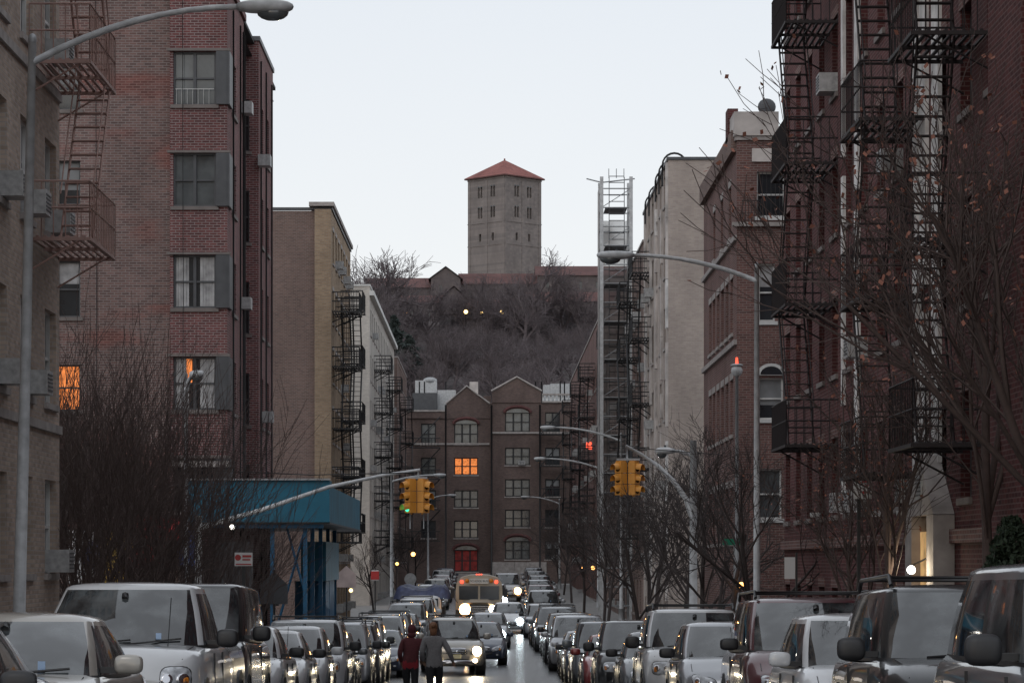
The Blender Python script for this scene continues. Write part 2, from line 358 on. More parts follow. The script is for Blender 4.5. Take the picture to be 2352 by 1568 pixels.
fire_escape(root,7.4,1,47.0,49.6,[CZ+z for z in(1.5,4.5,7.5,10.5)],'iron_brown',w=1.15,t=.024,vb=.17,nm='fire_escape_b',vt=.012)
fire_escape(root,7.4,1,41.2,43.6,[CZ+z for z in(1.76,4.8,7.85,10.9)],'iron_brown',w=1.15,t=.024,vb=.17,nm='fire_escape_c',vt=.012)
# R2
root=empty('brick_corner_building'); b=MB(); T=CZ+12.7
W=Wall(b,'y',84,-1)
ops=[(8.05,8.9,CZ+10.4,CZ+11.75,'glass_dark'),(8.1,8.6,CZ+7.25,CZ+9.0,'curtain'),(8.1,8.85,CZ+4.3,CZ+5.55,'blind'),(8.1,8.8,CZ+1.3,CZ+2.8,'glass_mid')]
W.build(7.45,24,G0,T,ops,'brick_mid',frame='trim_white',sill='trim_white')
b.add([(8.48+.45*math.cos(math.pi*i/10),83.93,CZ+5.62+.36*math.sin(math.pi*i/10)) for i in range(11)],[tuple(range(11))],'trim_white')
b.add([(8.48+.33*math.cos(math.pi*i/10),83.92,CZ+5.64+.25*math.sin(math.pi*i/10)) for i in range(11)],[tuple(range(11))],'glass_dark')
W=Wall(b,'x',7.45,-1)
ops=[(a,a+1.0,CZ+z,CZ+z+1.7,'curtain') for a in (85.3,87,88.7,90.4,92.1,93.6) for z in (.6,3.9,7.0)]+[(a,a+.8,CZ+10,CZ+11.6,'glass_dark') for a in (86,89,92)]
W.build(84,97,G0,T,ops,'brick_mid',frame='trim_white',lintel='stone_trim')
for z in (6.55,9.7): b.box(7.36,7.453,84,97,CZ+z,CZ+z+.15,'stone_trim')
b.box(7.3,9.9,83.85,83.998,CZ+10.1,CZ+10.22,'stone_trim')
flat_roof(b,7.45,24,84,97,T); b.box(7.3,7.5,84.3,97,T-.3,T+.35,'brick_brown')
b.box(7.36,8.7,83.9,86,T+.13,T+.85,'stucco'); b.box(7.3,7.62,85.5,86.3,T+.2,T+1.2,'brick_dark')
b.box(7.9,8.5,83.94,83.997,T-.65,T-.25,'stucco')
b.obj('walls',root)
d=MB(); d.ell((8.5,85.5,T+1.25),(.28,.08,.26),'trim_grey'); d.tube([(8.5,85.5,T+.8),(8.5,85.5,T+1.2)],.03,6,'iron_black'); d.tube([(8.5,85.4,T+1.2),(8.2,85,T+1.1)],.012,4,'iron_black'); d.obj('satellite_dish',root)
d=MB()
for i in range(8): d.bar((7.6+i*.09,83.8,CZ+10.2),(7.6+i*.09,83.8,CZ+10.85),.012,'iron_black')
d.bar((7.58,83.8,CZ+10.86),(8.25,83.8,CZ+10.86),.02,'iron_black')
for i in range(7): d.bar((8.08+i*.13,83.93,CZ+10.4),(8.08+i*.13,83.93,CZ+11.75),.012,'iron_black')
d.obj('window_guard',root)
# R3
root=empty('beige_brick_apartment_building'); b=MB(); T=CZ+16.65
Wall(b,'y',115.5,-1).build(7.4,26,G0,T,[],'brick_beige')
Wall(b,'x',7.4,-1).build(115.5,134,G0,T,wins(frange(117.2,133,2.9),1.2,FL,1.7,('glass_dark','curtain')),'brick_beige',frame='trim_white',ac=.2)
flat_roof(b,7.4,26,115.5,134,T,cop='trim_grey')
for y in (115.52,119,123,127,131):
    z=G0+3
    while z<T-2:
        hh=R.uniform(1,4); b.box(7.30,7.402,y,y+.45,z,min(T-.1,z+hh),R.choice(['stucco','stucco','white_strip'])); z+=hh+R.choice([.02,.6])
b.obj('walls',root)
d=MB()
for y in (117,119.5,122,127,130):
    d.tube([(7.75+.5*math.cos(t),y,T+.0+.5*math.sin(t)) for t in [math.pi*k/10 for k in range(11)]],.045,6,'iron_black')
    d.tube([(7.25,y,T+.0),(7.25,y,T-.9)],.045,6,'iron_black')
d.obj('roof_ladder_hoops',root)
fire_escape(root,7.4,1,128,131,[CZ+z for z in(1.3,4.3,7.3,10.3,13.3)],w=.85,t=.035,vb=.25,vt=.018)
# R4
root=empty('grey_brick_apartment_building'); b=MB(); T=CZ+15.6
Wall(b,'y',136,-1).build(7.5,26,G0,T,[],'brick_beige'); Wall(b,'x',7.5,-1).build(136,186,G0,T,wins(frange(138,185,2.9),1.2,FL[:-1],1.7),'brick_brown',ac=.25)
flat_roof(b,7.5,26,136,186,T); b.obj('walls',root)
for i,y in enumerate((139,166)): fire_escape(root,7.5,1,y,y+3.6,[CZ+z for z in(1.2,4.2,7.2,10.2,13)],w=1.0,t=.04,vb=.3,vt=.018,nm='fire_escape_%d'%i)
root=empty('far_brick_apartment_building'); b=MB(); T=CZ+16.4
Wall(b,'y',190,-1).build(7.4,26,G0,T,[],'brick_mid'); Wall(b,'x',7.4,-1).build(190,256,G0,T,wins(frange(192,255,3.0),1.2,FL[:-1],1.7),'brick_mid',ac=.2)
flat_roof(b,7.4,26,190,256,T); b.obj('walls',root)
for i,y in enumerate((196,216,240)): fire_escape(root,7.4,1,y,y+3.6,[CZ+z for z in(1.2,4.2,7.2,10.2,13)],w=1.1,t=.045,vb=.35,vt=.02,nm='fire_escape_%d'%i)
# scaffold hoist tower
b=MB(); y0,y1=147,149.5; x0,x1=5.9,7.45; zt=CZ+20.3; zb=gz(148)
for x in(x0,x1):
    for y in(y0,y1): b.box(x-.09,x+.09,y-.09,y+.09,zb,zt,'galv_light')
z=zb+1; i=0
while z<zt:
    for y in(y0,y1): b.bar((x0,y,z),(x1,y,z),.045,'galv')
    for x in(x0,x1): b.bar((x,y0,z),(x,y1,z),.045,'galv')
    b.bar((x0,y0,z),(x1,y0,min(zt,z+1)) if i%2 else (x0,y1,min(zt,z+1)),.03,'galv')
    if i%2: b.box(x0+.2,x1-.2,y0+.3,y1-.3,z-.03,z+.03,'trim_grey')
    for q in range(3): b.bar((x0+.4,y0+.1,z+q*.33),(x0+1.2,y0+.1,z+q*.33),.03,'iron_black')
    z+=1; i+=1
for x in (x0+.4,x0+1.2): b.bar((x,y0+.1,zb),(x,y0+.1,zt),.03,'trim_grey')
for sx in(-.8,x1+.2-x0): b.bar((x0,y0,zt-.3),(x0+sx,y0,zt-.1),.05,'galv')
for q in range(3): b.bar((x0+.4+q*.4,y0+.5,zt),(x0+.4+q*.4,y0+.5,zt+.5),.03,'galv')
for q in range(5): b.bar((x1,y0+.4,zb+4*q+3),(7.5,y0+.4,zb+4*q+3),.05,'galv')
b.obj('scaffold_tower')
m,N,L_,P=nt('netting'); P.inputs['Base Color'].default_value=(.36,.33,.32,1); P.inputs['Roughness'].default_value=.9
tc=N.new('ShaderNodeTexCoord'); nn=N.new('ShaderNodeTexNoise'); nn.inputs['Scale'].default_value=.8; L_.new(tc.outputs['Object'],nn.inputs['Vector'])
mr=N.new('ShaderNodeMapRange'); mr.inputs['From Min'].default_value=.3; mr.inputs['From Max'].default_value=.7; mr.inputs['To Min'].default_value=.45; mr.inputs['To Max'].default_value=.9; L_.new(nn.outputs['Fac'],mr.inputs['Value']); L_.new(mr.outputs[0],P.inputs['Alpha'])
b=MB(); b.quad((x0,y1+.12,zb+3),(x1,y1+.12,zb+3),(x1,y1+.12,zt-2.0),(x0,y1+.12,zt-2.0),'netting'); b.quad((x0-.12,y0,zb+3),(x0-.12,y1,zb+3),(x0-.12,y1,zt-.5),(x0-.12,y0,zt-.5),'netting')
b.obj('scaffold_netting')
# ================================================================ END BUILDING
root=empty('gabled_brick_apartment_building'); b=MB(); S=24.0
def ux(u): return (u-1125)/S
def vz(v): return CZ+(1290-v)/S
W=Wall(b,'y',267,-1)
zrows=[(972,1020),(1050,1090),(1125,1165),(1195,1235),(1262,1312)]
ops=[]
for i,(a,c) in enumerate(zrows):
    ops.append((ux(1043),ux(1098),vz(c),vz(a),['glass_mid','lit_orange','glass_mid','glass_dark','lit_red'][i]))
    if i<4: ops.append((ux(967),ux(1001),vz(c),vz(a)+.0,R.choice(['glass_mid','blind','glass_dark'])))
W.build(-34,ux(1127),-2,vz(960),ops,'brick_end',frame='iron_black',lintel=None,fr=.1)
zr2=[(947,992),(1028,1068),(1100,1140),(1170,1210),(1242,1284)]
ops=[]
for i,(a,c) in enumerate(zr2):
    ops.append((ux(1160),ux(1217),vz(c),vz(a),'glass_mid' if i!=3 else 'glass_dark'))
    ops.append((ux(1252),ux(1286),vz(c),vz(a),R.choice(['glass_mid','blind','glass_dark'])))
    ops.append((ux(1325),ux(1360),vz(c),vz(a),'glass_dark'))
W2=Wall(b,'y',266.4,-1); W2.build(ux(1127),40,-2,vz(925),ops,'brick_end',frame='iron_black',fr=.1,ac=.2)
b.quad((ux(1127),266.4,-2),(ux(1127),267,-2),(ux(1127),267,vz(925)),(ux(1127),266.4,vz(925)),'brick_end')
def gable(u0,u1,uz,v0,vt,y):
    b.add([(ux(u0),y,vz(v0)),(ux(u1),y,vz(v0)),(ux(u1),y,vz(v0-(v0-vt)*.45)),(ux(uz),y,vz(vt)),(ux(u0),y,vz(v0-(v0-vt)*.45))]+[(ux(u0),y+.5,vz(v0)),(ux(u1),y+.5,vz(v0)),(ux(u1),y+.5,vz(v0-(v0-vt)*.45)),(ux(uz),y+.5,vz(vt)),(ux(u0),y+.5,vz(v0-(v0-vt)*.45))],
      [(0,1,2,3,4),(5,9,8,7,6),(0,4,9,5),(1,6,7,2),(2,7,8,3),(3,8,9,4)],'brick_end')
    zt_=vz(vt); zs_=vz(v0-(v0-vt)*.45)
    b.tube([(ux(u0)-.05,y-.08,zs_+.05),(ux(uz),y-.08,zt_+.08),(ux(u1)+.05,y-.08,zs_+.05)],.10,4,'stone_trim',smooth=False)
gable(1025,1124,1072,960,888,266.9); gable(1130,1243,1187,925,868,266.3)
def arch(uc,hw,v,w):
    x=ux(uc); z=vz(v); pts=[(x+hw*math.cos(t),w,z+hw*.45*math.sin(t)) for t in [math.pi*k/12 for k in range(13)]]
    b.add(pts,[tuple(range(13))],'glass_mid'); b.tube([(p[0],w-.05,p[2]) for p in pts],.16,4,'brick_dark',smooth=False)
arch(1070.5,1.2,973,266.9); arch(1188.5,1.25,948,266.3); arch(1070.5,1.2,1262,266.9); arch(1188.5,1.25,1242,266.3)
for (x0_,x1_,v,y) in ((-34,ux(1025),955,266.85),(ux(1127),40,996,266.25),(-34,ux(1124),1021,266.85)): b.box(x0_,x1_,y,y+.14,vz(v),vz(v)+.18,'stone_trim')
b.box(-34,ux(1024),266.8,267.4,vz(960)+.003,vz(945),'brick_end'); b.box(-34,ux(1022),266.7,267.5,vz(945)+.003,vz(941),'stone_trim')
b.box(ux(1129),ux(1255),266.1,266.39,-2,vz(1290),'stone_trim')
b.box(ux(1000),ux(1126),266.6,266.99,-2,vz(1316),'stone_trim')
b.box(ux(1245),40,266.2,266.6,vz(925)+.003,vz(921),'stone_trim'); b.box(ux(1245),40,266.2,266.6,vz(908),vz(904),'stone_trim')
x=ux(1247)
while x<14: b.tube([(x,266.4,vz(921)),(x,266.4,vz(908))],.09,5,'trim_white'); x+=.38
for u in (1024,1129,1240): b.tube([(ux(u),266.1,-1),(ux(u),266.1,vz(930))],.09,5,'iron_black')
b.quad((-34,267.2,vz(955)-.5),(40,267.2,vz(955)-.5),(40,285,vz(955)-.5),(-34,285,vz(955)-.5),'roof_black')
for (u0,u1,v0,v1,m,y) in ((950,1000,905,865,'galv_light',272),(945,1003,945,897,'trim_grey',270),(1003,1045,925,889,'galv_light',271),(1077,1097,900,862,'stucco',276),(1252,1318,905,872,'galv_light',274),(1268,1318,880,868,'galv',275),(1130,1150,915,893,'roof_black',272),(1110,1128,920,900,'brick_end',273)):
    b.box(ux(u0),ux(u1),y,y+3,vz(955)-.5,vz(v1),m)
b.ell((ux(985),272.5,vz(865)),(.7,.7,.35),'galv')
for u in (1232,1246,1022,960,972,1290,1300): b.tube([(ux(u),272,vz(955)),(ux(u),272,vz(868))],.07,5,'iron_black')
b.obj('walls',root)
for i,(u0,u1) in enumerate(((942,1012),(1240,1300))):
    d=MB()
    for v in (1030,1102,1172,1243) if i==0 else (1000,1072,1145,1215):
        z=vz(v); xa,xb=ux(u0),ux(u1); y=265.9
        d.box(xa,xb,y-.9,y,z,z+.08,'iron_black')
        for k in range(int((xb-xa)/.3)+1): d.bar((xa+k*.3,y-.9,z),(xa+k*.3,y-.9,z+.95),.03,'iron_black')
        d.bar((xa,y-.9,z+.95),(xb,y-.9,z+.95),.06,'iron_black'); d.bar((xa,y-.5,z),(xb,y-.5,z+3),.07,'iron_black')
    d.obj('fire_escape_%d'%i,root)
# ================================================================ HILL
HZ=[(285,-.4),(300,0),(340,9),(400,22),(450,32),(490,38),(495,38.5),(497,43.3),(520,43.6),(600,46),(700,30),(1000,20)]
def hz(x,y):
    e=max(0,(abs(x+2)-45)/60)
    return CZ+lerpt(HZ,y)*(1-.5*min(1,e))
b=MB(); nx,ny=60,90; vs=[];fs=[]
for j in range(ny+1):
    y=284+ (700-284)*j/ny
    for i in range(nx+1):
        x=-160+320*i/nx
        vs.append((x,y,hz(x,y)-.1+(R.uniform(-.8,.8) if 300<y<490 else 0)))
for j in range(ny):
    for i in range(nx): fs.append((j*(nx+1)+i,j*(nx+1)+i+1,(j+1)*(nx+1)+i+1,(j+1)*(nx+1)+i))
mat('hill_mat',(.068,.056,.056),.95,var=.5,scale=.3); b.add(vs,fs,'hill_mat',True); b.obj('hill')
b=MB(); b.box(-9,60,494.5,496.5,CZ+34,CZ+43.9,'stone_wall'); b.box(-9,60,494.3,496.6,CZ+43.903,CZ+44.5,'stone_wing')
for x in frange(-8,60,7): b.box(x,x+1.2,493.9,494.49,CZ+35,CZ+43.2,'stone_wall')
b.obj('retaining_wall')
root=empty('hilltop_monastery_building'); b=MB()
def gblock(x0,x1,y0,y1,z0,zw,zr,ax='x',wm='stone_wing',win=True):
    Wl=Wall(b,'y',y0,-1)
    ops=[(a,a+.6,zw-2.6,zw-1.2,'glass_dark') for a in frange(x0+1.5,x1-1.5,3.1)] if win else []
    Wl.build(x0,x1,z0,zw,ops,wm,sill=None,frame='stone_wing',split=False)
    Wall(b,'x',x0,-1).build(y0,y1,z0,zw,[],wm); Wall(b,'x',x1,1).build(y0,y1,z0,zw,[],wm)
    if ax=='x':
        ym=(y0+y1)/2; e=.5
        b.quad((x0-e,y0-e,zw-.1),(x1+e,y0-e,zw-.1),(x1+e,ym,zr),(x0-e,ym,zr),'roof_tile'); b.quad((x0-e,y1+e,zw-.1),(x1+e,y1+e,zw-.1),(x1+e,ym,zr),(x0-e,ym,zr),'roof_tile')
        for x in(x0,x1): b.add([(x,y0,zw),(x,y1,zw),(x,ym,zr-.1)],[(0,1,2)],wm)
    else:
        xm=(x0+x1)/2; e=.5
        b.quad((x0-e,y0-e,zw-.1),(xm,y0-e,zr),(xm,y1,zr),(x0-e,y1,zw-.1),'roof_tile'); b.quad((x1+e,y0-e,zw-.1),(xm,y0-e,zr),(xm,y1,zr),(x1+e,y1,zw-.1),'roof_tile')
        b.add([(x0,y0,zw),(x1,y0,zw),(xm,y0,zr-.1)],[(0,1,2)],wm)
z0=CZ+42
gblock(-23,-9,523,534,z0,CZ+51.5,CZ+53.8); gblock(-11.0,-5.5,521.5,534,z0,CZ+53.0,CZ+55.3,'y'); gblock(-5.5,9,524,536,z0,CZ+52.3,CZ+54.8)
gblock(9,46,521,535,z0,CZ+53.6,CZ+56.0); gblock(-16,-7,507,514,z0,CZ+47.2,CZ+48.8); gblock(-8.5,-4.5,505,514,z0,CZ+47.8,CZ+50.0,'y'); gblock(6,24,508,515,z0,CZ+47.5,CZ+49.5)
gblock(-4,6,512,519,z0,CZ+46.5,CZ+48.6)
b.obj('museum_wings',root)
b=MB(); hw=5.05; b.M=Matrix.Translation((2.9,546,0))@Matrix.Rotation(math.radians(45),4,'Z')
ze=CZ+75.0
for (ax,cc,sg) in (('y',-hw,-1),('x',-hw,-1),('y',hw,1),('x',hw,1)):
    ops=[]
    for c in (-1.75,1.75):
        for (za,zb_) in ((70.9,73.0),(66.9,69.0)):
            for o in(-.62,.1): ops.append((c+o,c+o+.52,CZ+za,CZ+zb_,'glass_dark'))
        ops.append((c-.3,c+.3,CZ+62.4,CZ+63.9,'glass_dark'))
    W=Wall(b,ax,cc,sg); W.build(-hw,hw,z0,ze,ops,'stone_tower',sill=None,frame='glass_dark',split=False,depth=.7,fr=.02)
    for z,hh in ((74.3,.35),(65.9,.2),(61.5,.2)): W.bx(-hw-.1,hw+.1,CZ+z,CZ+z+hh,-.10,-.003,'stone_tower')
    for c in (-1.75,1.75):
        for za in (73.0,69.0):
            for o in(-.36,.36):
                pts=[W.P(c+o+.26*math.cos(math.pi*k/8),CZ+za-.02+.26*math.sin(math.pi*k/8),-.01) for k in range(9)]; b.add(pts,[tuple(range(9))],'glass_dark')
    for a in (-hw,-.35,hw-.7): W.bx(a,a+.7,CZ+50,CZ+74.2,-.08,-.004,'stone_tower')
e=.55; zt=CZ+78.7
c4=[(-hw-e,-hw-e,ze-.05),(hw+e,-hw-e,ze-.05),(hw+e,hw+e,ze-.05),(-hw-e,hw+e,ze-.05)]
b.add(c4+[(0,0,zt)],[(0,1,4),(1,2,4),(2,3,4),(3,0,4)],'tile_tower'); b.add([(p[0],p[1],p[2]-.25) for p in c4]+c4,[(0,1,2,3),(0,1,5,4),(1,2,6,5),(2,3,7,6),(3,0,4,7)],'roof_tile')
b.M=Matrix.Translation((2.9,546,0)); b.ell((0,0,zt+.1),(.18,.18,.2),'tile_tower')
b.M=None
b.obj('bell_tower',root)
b=MB()
mat('lamp_warm',(1,.8,.4),.5,emit=(1,.65,.22),es=6); mat('lamp_white',(1,1,1),.5,emit=(1,.95,.85),es=9); mat('lamp_orange',(1,.5,.2),.5,emit=(1,.45,.12),es=5)
for (u,v) in ((1070,716),(1108,717),(930,718),(1153,716)):
    s=6400/484.; x=(u-1125)/s; z=CZ+(1290-v)/s
    b.ell((x,484,z),(.33,.33,.33),'lamp_warm' if u!=930 else 'lamp_orange',10,8); b.tube([(x,484,z-8),(x,484,z-.3)],.06,5,'iron_black')
b.obj('terrace_lamps')
# ================================================================ GROUND / ROAD
def strip(b,fx0,fx1,y0,y1,dz,m,step=4):
    ys=frange(y0,y1,step)+[y1]; vs=[]
    for y in ys: vs+= [(fx0(y),y,gz(y)+dz),(fx1(y),y,gz(y)+dz)]
    b.add(vs,[(2*i,2*i+1,2*i+3,2*i+2) for i in range(len(ys)-1)],m,True)
b=MB(); strip(b,lambda y:-900,lambda y:900,-60,1500,-.02,'ground_mat',6); b.obj('ground')
b=MB(); strip(b,kl,kr,-50,262,0.0,'asphalt'); strip(b,lambda y:-60,lambda y:60,262,265,0.0,'asphalt'); strip(b,lambda y:kr(y)+.002,lambda y:60,56,80,0.0,'asphalt',3); strip(b,lambda y:-60,lambda y:kl(y)-.002,56,79,0.0,'asphalt',3); b.obj('road')
b=MB()
for (y0,y1) in ((-50,56),(80,262)):
    for sgn,k in ((-1,kl),(1,kr)):
        out=lambda y,s=sgn:s*9.0
        if sgn<0: strip(b,out,k,y0,y1,.14,'concrete')
        else: strip(b,k,out,y0,y1,.14,'concrete')
        ys=frange(y0,y1,4)+[y1]
        vs=[]
        for y in ys: vs+=[(k(y),y,gz(y)+.14),(k(y),y,gz(y)-.01)]
        b.add(vs,[(2*i,2*i+1,2*i+3,2*i+2) for i in range(len(ys)-1)],'concrete')
b.obj('pavement')
b=MB()
for x in frange(-4.4,4.2,1.1):
    for (ya,yb) in ((57.5,60.5),(74.5,77.5)):
        b.quad((x,ya,gz(ya)+.008),(x+.5,ya,gz(ya)+.008),(x+.5,yb,gz(yb)+.008),(x,yb,gz(yb)+.008),'paint_line')
b.obj('crosswalk_markings')
# ================================================================ CARS
mat('car_black',(.018,.018,.02),.45); mat('chrome',(.6,.6,.62),.15,metal=1,var=.05)
mat('headlamp',(.42,.44,.47),.1,coat=1,var=.45,scale=14); mat('tyre',(.02,.02,.02),.9); mat('rim',(.4,.4,.42),.3,metal=.8); mat('plate',(.66,.58,.36),.5,var=.1); mat('amber',(.6,.2,.02),.3); mat('lamp_cool',(1,1,1),.5,emit=(.8,.95,1),es=30); mat('lamp_head',(1,.9,.7),.5,emit=(1,.80,.50),es=30); mat('lamp_amber',(1,.6,.3),.5,emit=(1,.5,.18),es=16)
mat('sticker',(.25,.35,.5),.5)
m,N,L_,P=nt('car_glass'); P.inputs['Roughness'].default_value=.04; P.inputs['IOR'].default_value=1.9; P.inputs['Specular IOR Level'].default_value=.6
tc=N.new('ShaderNodeTexCoord'); n2=N.new('ShaderNodeTexNoise'); n2.inputs['Scale'].default_value=2.4; n2.inputs['Detail'].default_value=4; L_.new(tc.outputs['Object'],n2.inputs['Vector']); r_=N.new('ShaderNodeValToRGB'); r_.color_ramp.elements[0].color=(.012,.014,.016,1); r_.color_ramp.elements[1].color=(.09,.10,.105,1); r_.color_ramp.elements[0].position=.42;r_.color_ramp.elements[1].position=.66
L_.new(n2.outputs['Fac'],r_.inputs['Fac']); L_.new(r_.outputs['Color'],P.inputs['Base Color'])
def paint(name,col,metal=.25,rough=.3):
    return mat('paint_'+name,col,rough,metal=metal,var=.10,scale=1.5,coat=.9)
PA={'white':paint('white',(.52,.53,.545),0),'silver':paint('silver',(.34,.35,.37),.5),'black':paint('black',(.015,.016,.018)),'grey':paint('grey',(.11,.12,.13)),'maroon':paint('maroon',(.085,.022,.028)),'blue':paint('blue',(.025,.035,.065)),'red':paint('red',(.20,.02,.02)),'gold':paint('gold',(.33,.31,.28),.4),'beige':paint('beige',(.33,.31,.28),.3)}
mat('paint_slot',(.5,.5,.5))
KINDS={
'sedan':dict(L=4.7,w=.90,H=1.45,belt=.95,hf=.70,hr=.93,a0=1.2,a1=1.98,a2=3.25,a3=4.1,deck=.98,wR=.66,gc=.2,nose=.30),
'hatch':dict(L=4.2,w=.87,H=1.55,belt=.98,hf=.76,hr=.98,a0=1.0,a1=1.75,a2=3.5,a3=4.05,deck=1.0,wR=.68,gc=.2,nose=.28),
'suv':dict(L=4.75,w=.95,H=1.78,belt=1.12,hf=.95,hr=1.10,a0=1.2,a1=1.75,a2=4.2,a3=4.6,deck=1.1,wR=.76,gc=.28,nose=.18),
'van':dict(L=5.1,w=.99,H=1.80,belt=1.10,hf=.82,hr=1.08,a0=.95,a1=1.8,a2=4.6,a3=4.95,deck=1.1,wR=.80,gc=.22,nose=.30),
'bigvan':dict(L=5.3,w=1.02,H=2.0,belt=1.22,hf=1.0,hr=1.2,a0=.9,a1=1.5,a2=5.0,a3=5.2,deck=1.2,wR=.88,gc=.3,nose=.16),
'pickup':dict(L=5.8,w=1.02,H=1.94,belt=1.22,hf=1.08,hr=1.20,a0=1.35,a1=1.98,a2=3.25,a3=3.55,deck=1.2,wR=.76,gc=.35,nose=.14),
}
def conform(b,bvh,cx,cz,a,bb,m,off=.012,power=.55,n=18,skew=0,tilt=0):
    rings=[0,.45,.85,1.0]; vs=[];fs=[]
    for ri,r in enumerate(rings):
        for k in range(n if ri else 1):
            t=2*math.pi*k/n
            c,s_=math.cos(t),math.sin(t)
            px=math.copysign(abs(c)**power,c)*a*r; pz=math.copysign(abs(s_)**power,s_)*bb*r
            x=cx+px+skew*pz; z=cz+pz+tilt*px
            h=bvh.ray_cast(Vector((x,-2,z)),Vector((0,1,0)))[0]
            y=h.y if h else .4
            vs.append((x,y-(off if r<1 else -.02),z))
    for k in range(n): fs.append((0,1+k,1+(k+1)%n))
    for ri in range(2):
        o=1+ri*n
        for k in range(n):
            k2=(k+1)%n; fs.append((o+k,o+n+k,o+n+k2,o+k2))
    b.add(vs,fs,m,True)
def car_mesh(kind,style=0,on=0,rack=False,blackm=False):
    k=KINDS[kind]; L,w,H,belt,gc=k['L'],k['w'],k['H'],k['belt'],k['gc']
    b=MB(); b.mi('paint_slot')
    ns=k['nose']; st=[]
    hf,hr,a0,a3=k['hf'],k['hr'],k['a0'],k['a3']
    st.append((0.0,.70,gc+.12,hf-.24)); st.append((.03,.80,gc+.06,hf-.15)); st.append((.10,.885,gc+.02,hf-.06)); st.append((ns*.9+.05,.945,gc,hf+.0))
    st.append((ns+.25,.985,gc,hf+.05+(hr-hf)*.25)); st.append((a0*.75,1.0,gc,hf+(hr-hf)*.78)); st.append((a0+.1,1.0,gc,hr))
    st.append((a0+.5,1.0,gc,belt)); st.append(((a0+a3)/2,1.0,gc,belt)); st.append((a3-.3,1.0,gc,belt+.01)); st.append((min(a3,L-.3),.99,gc,k['deck'])); st.append((L-.2,.96,gc+.02,k['deck']-.02)); st.append((L-.05,.88,gc+.06,k['deck']-.1)); st.append((L,.8,gc+.14,k['deck']-.22))
    def ring(y,wf,zb,zt):
        W_=w*wf; h=zt-zb
        half=[(0,zb),(.55*W_,zb),(.88*W_,zb+.01),(.965*W_,zb+.08*h),(1.0*W_,zb+.30*h),(1.0*W_,zb+.55*h),(.985*W_,zb+.78*h),(.955*W_,zb+.90*h),(.90*W_,zb+.965*h),(.80*W_,zt+.005),(.62*W_,zt+.02),(.35*W_,zt+.035),(0,zt+.04)]
        bow=(.16 if y<.9 else 0)
        pts=[(x,y+(bow*(1-min(1,y/.9)))*(abs(x)/w)**2.2*1.4,z) for x,z in half]
        pts+= [(-x,yy,z) for x,yy,z in reversed(pts[1:-1])]
        return pts
    R_=[ring(*s) for s in st]; n=len(R_[0]); vs=[p for r in R_ for p in r]; fs=[]
    for i in range(len(R_)-1):
        for j in range(n):
            j2=(j+1)%n; fs.append((i*n+j,i*n+j2,(i+1)*n+j2,(i+1)*n+j))
    fs.append(tuple(range(n))[::-1]); fs.append(tuple((len(R_)-1)*n+j for j in range(n)))
    b.add(vs,fs,'paint_slot',True)
    bvh=BVHTree.FromPolygons([Vector(v) for v in vs],fs)
    a1,a2,wR=k['a1'],k['a2'],k['wR']; wB=.93*w
    half=[]
    for q in (0,.25,.5,.75,.93): half.append(('f',q,'car_glass'))
    half[-1]=('f',.93,'paint_slot')
    sides=[(0.035,'car_glass'),(.22,'car_glass'),(.42,'car_black'),(.46,'car_glass'),(.62,'car_glass'),(.76,'paint_slot' if kind in('sedan','pickup') else 'car_black'),(.79 if kind!='sedan' else .84,'car_glass' if kind!='sedan' else 'paint_slot'),(.95,'paint_slot')]
    for q,mm in sides: half.append(('s',q,mm))
    for q,mm in ((.93,'car_glass'),(.5,'car_glass')): half.append(('r',q,mm))
    def pt(kind_,q,t):
        te=t**.9; bul=.045*math.sin(math.pi*t)
        ww=wB+(wR-wB)*te; ya=a0+(a1-a0)*t; yb=a3+(a2-a3)*t
        z=belt-.04+(H-.07-(belt-.04))*t
        ya-=bul*1.2; yb+=bul; ww+=bul*.6
        if kind_=='f': return (ww*q*.97, ya+ .16*q**3*(1-.3*t)- .10*(1-q*q), z)
        if kind_=='r': return (ww*q*.97, yb-.12*q**3+.05*(1-q*q), z)
        return (ww*(1-.05*abs(2*q-1)**3), ya+.16+(yb-ya-.28)*q, z)
    ts=[0,.05,.3,.6,.90,.965,1.0]
    full=[(h,1) for h in half]+[(('r',0,'car_glass'),1)]+[(h,-1) for h in reversed(half[1:])]
    nn=len(full); vs=[];fs=[]
    for t in ts:
        for (h,sx) in full:
            p=pt(h[0],h[1],t); vs.append((p[0]*sx,p[1],p[2]))
    groups={}
    for ti in range(len(ts)-1):
        for c in range(nn):
            c2=(c+1)%nn
            if full[c][1]==1 and c<len(half): mm=half[c][2]
            elif c==len(half): mm='car_glass'
            else:
                mm=full[c2][0][2] if c2!=0 else half[0][2]
            isfr = full[c][0][0]=='f' and full[c2][0][0]=='f'
            if ti==0: mm='car_black'
            if ti>=4 : mm='paint_slot' if (ti==5 or mm!='car_glass' or not isfr) else 'car_glass'
            groups.setdefault(mm,[]).append((ti*nn+c,ti*nn+c2,(ti+1)*nn+c2,(ti+1)*nn+c))
    o=len(b.v)
    top=vs[-nn:]; cy=(a1+a2)/2
    caps=[top]
    for s_,dz in ((.93,.028),(.75,.05),(.4,.065),(.02,.07)):
        caps.append([(x*s_,cy+(y-cy)*s_,H-.07+dz) for x,y,z in top])
    base=len(vs)-nn
    for cpt in caps[1:]: vs+=cpt
    capf=[]
    for i in range(4):
        for c in range(nn):
            c2=(c+1)%nn; capf.append((base+i*nn+c,base+i*nn+c2,base+(i+1)*nn+c2,base+(i+1)*nn+c))
    groups.setdefault('paint_slot',[]).extend(capf)
    b.v+=vs
    for mm,ff in groups.items():
        i=b.mi(mm)
        for f in ff: b.f.append(tuple(o+q for q in f)); b.m.append(i); b.sm.append(True)
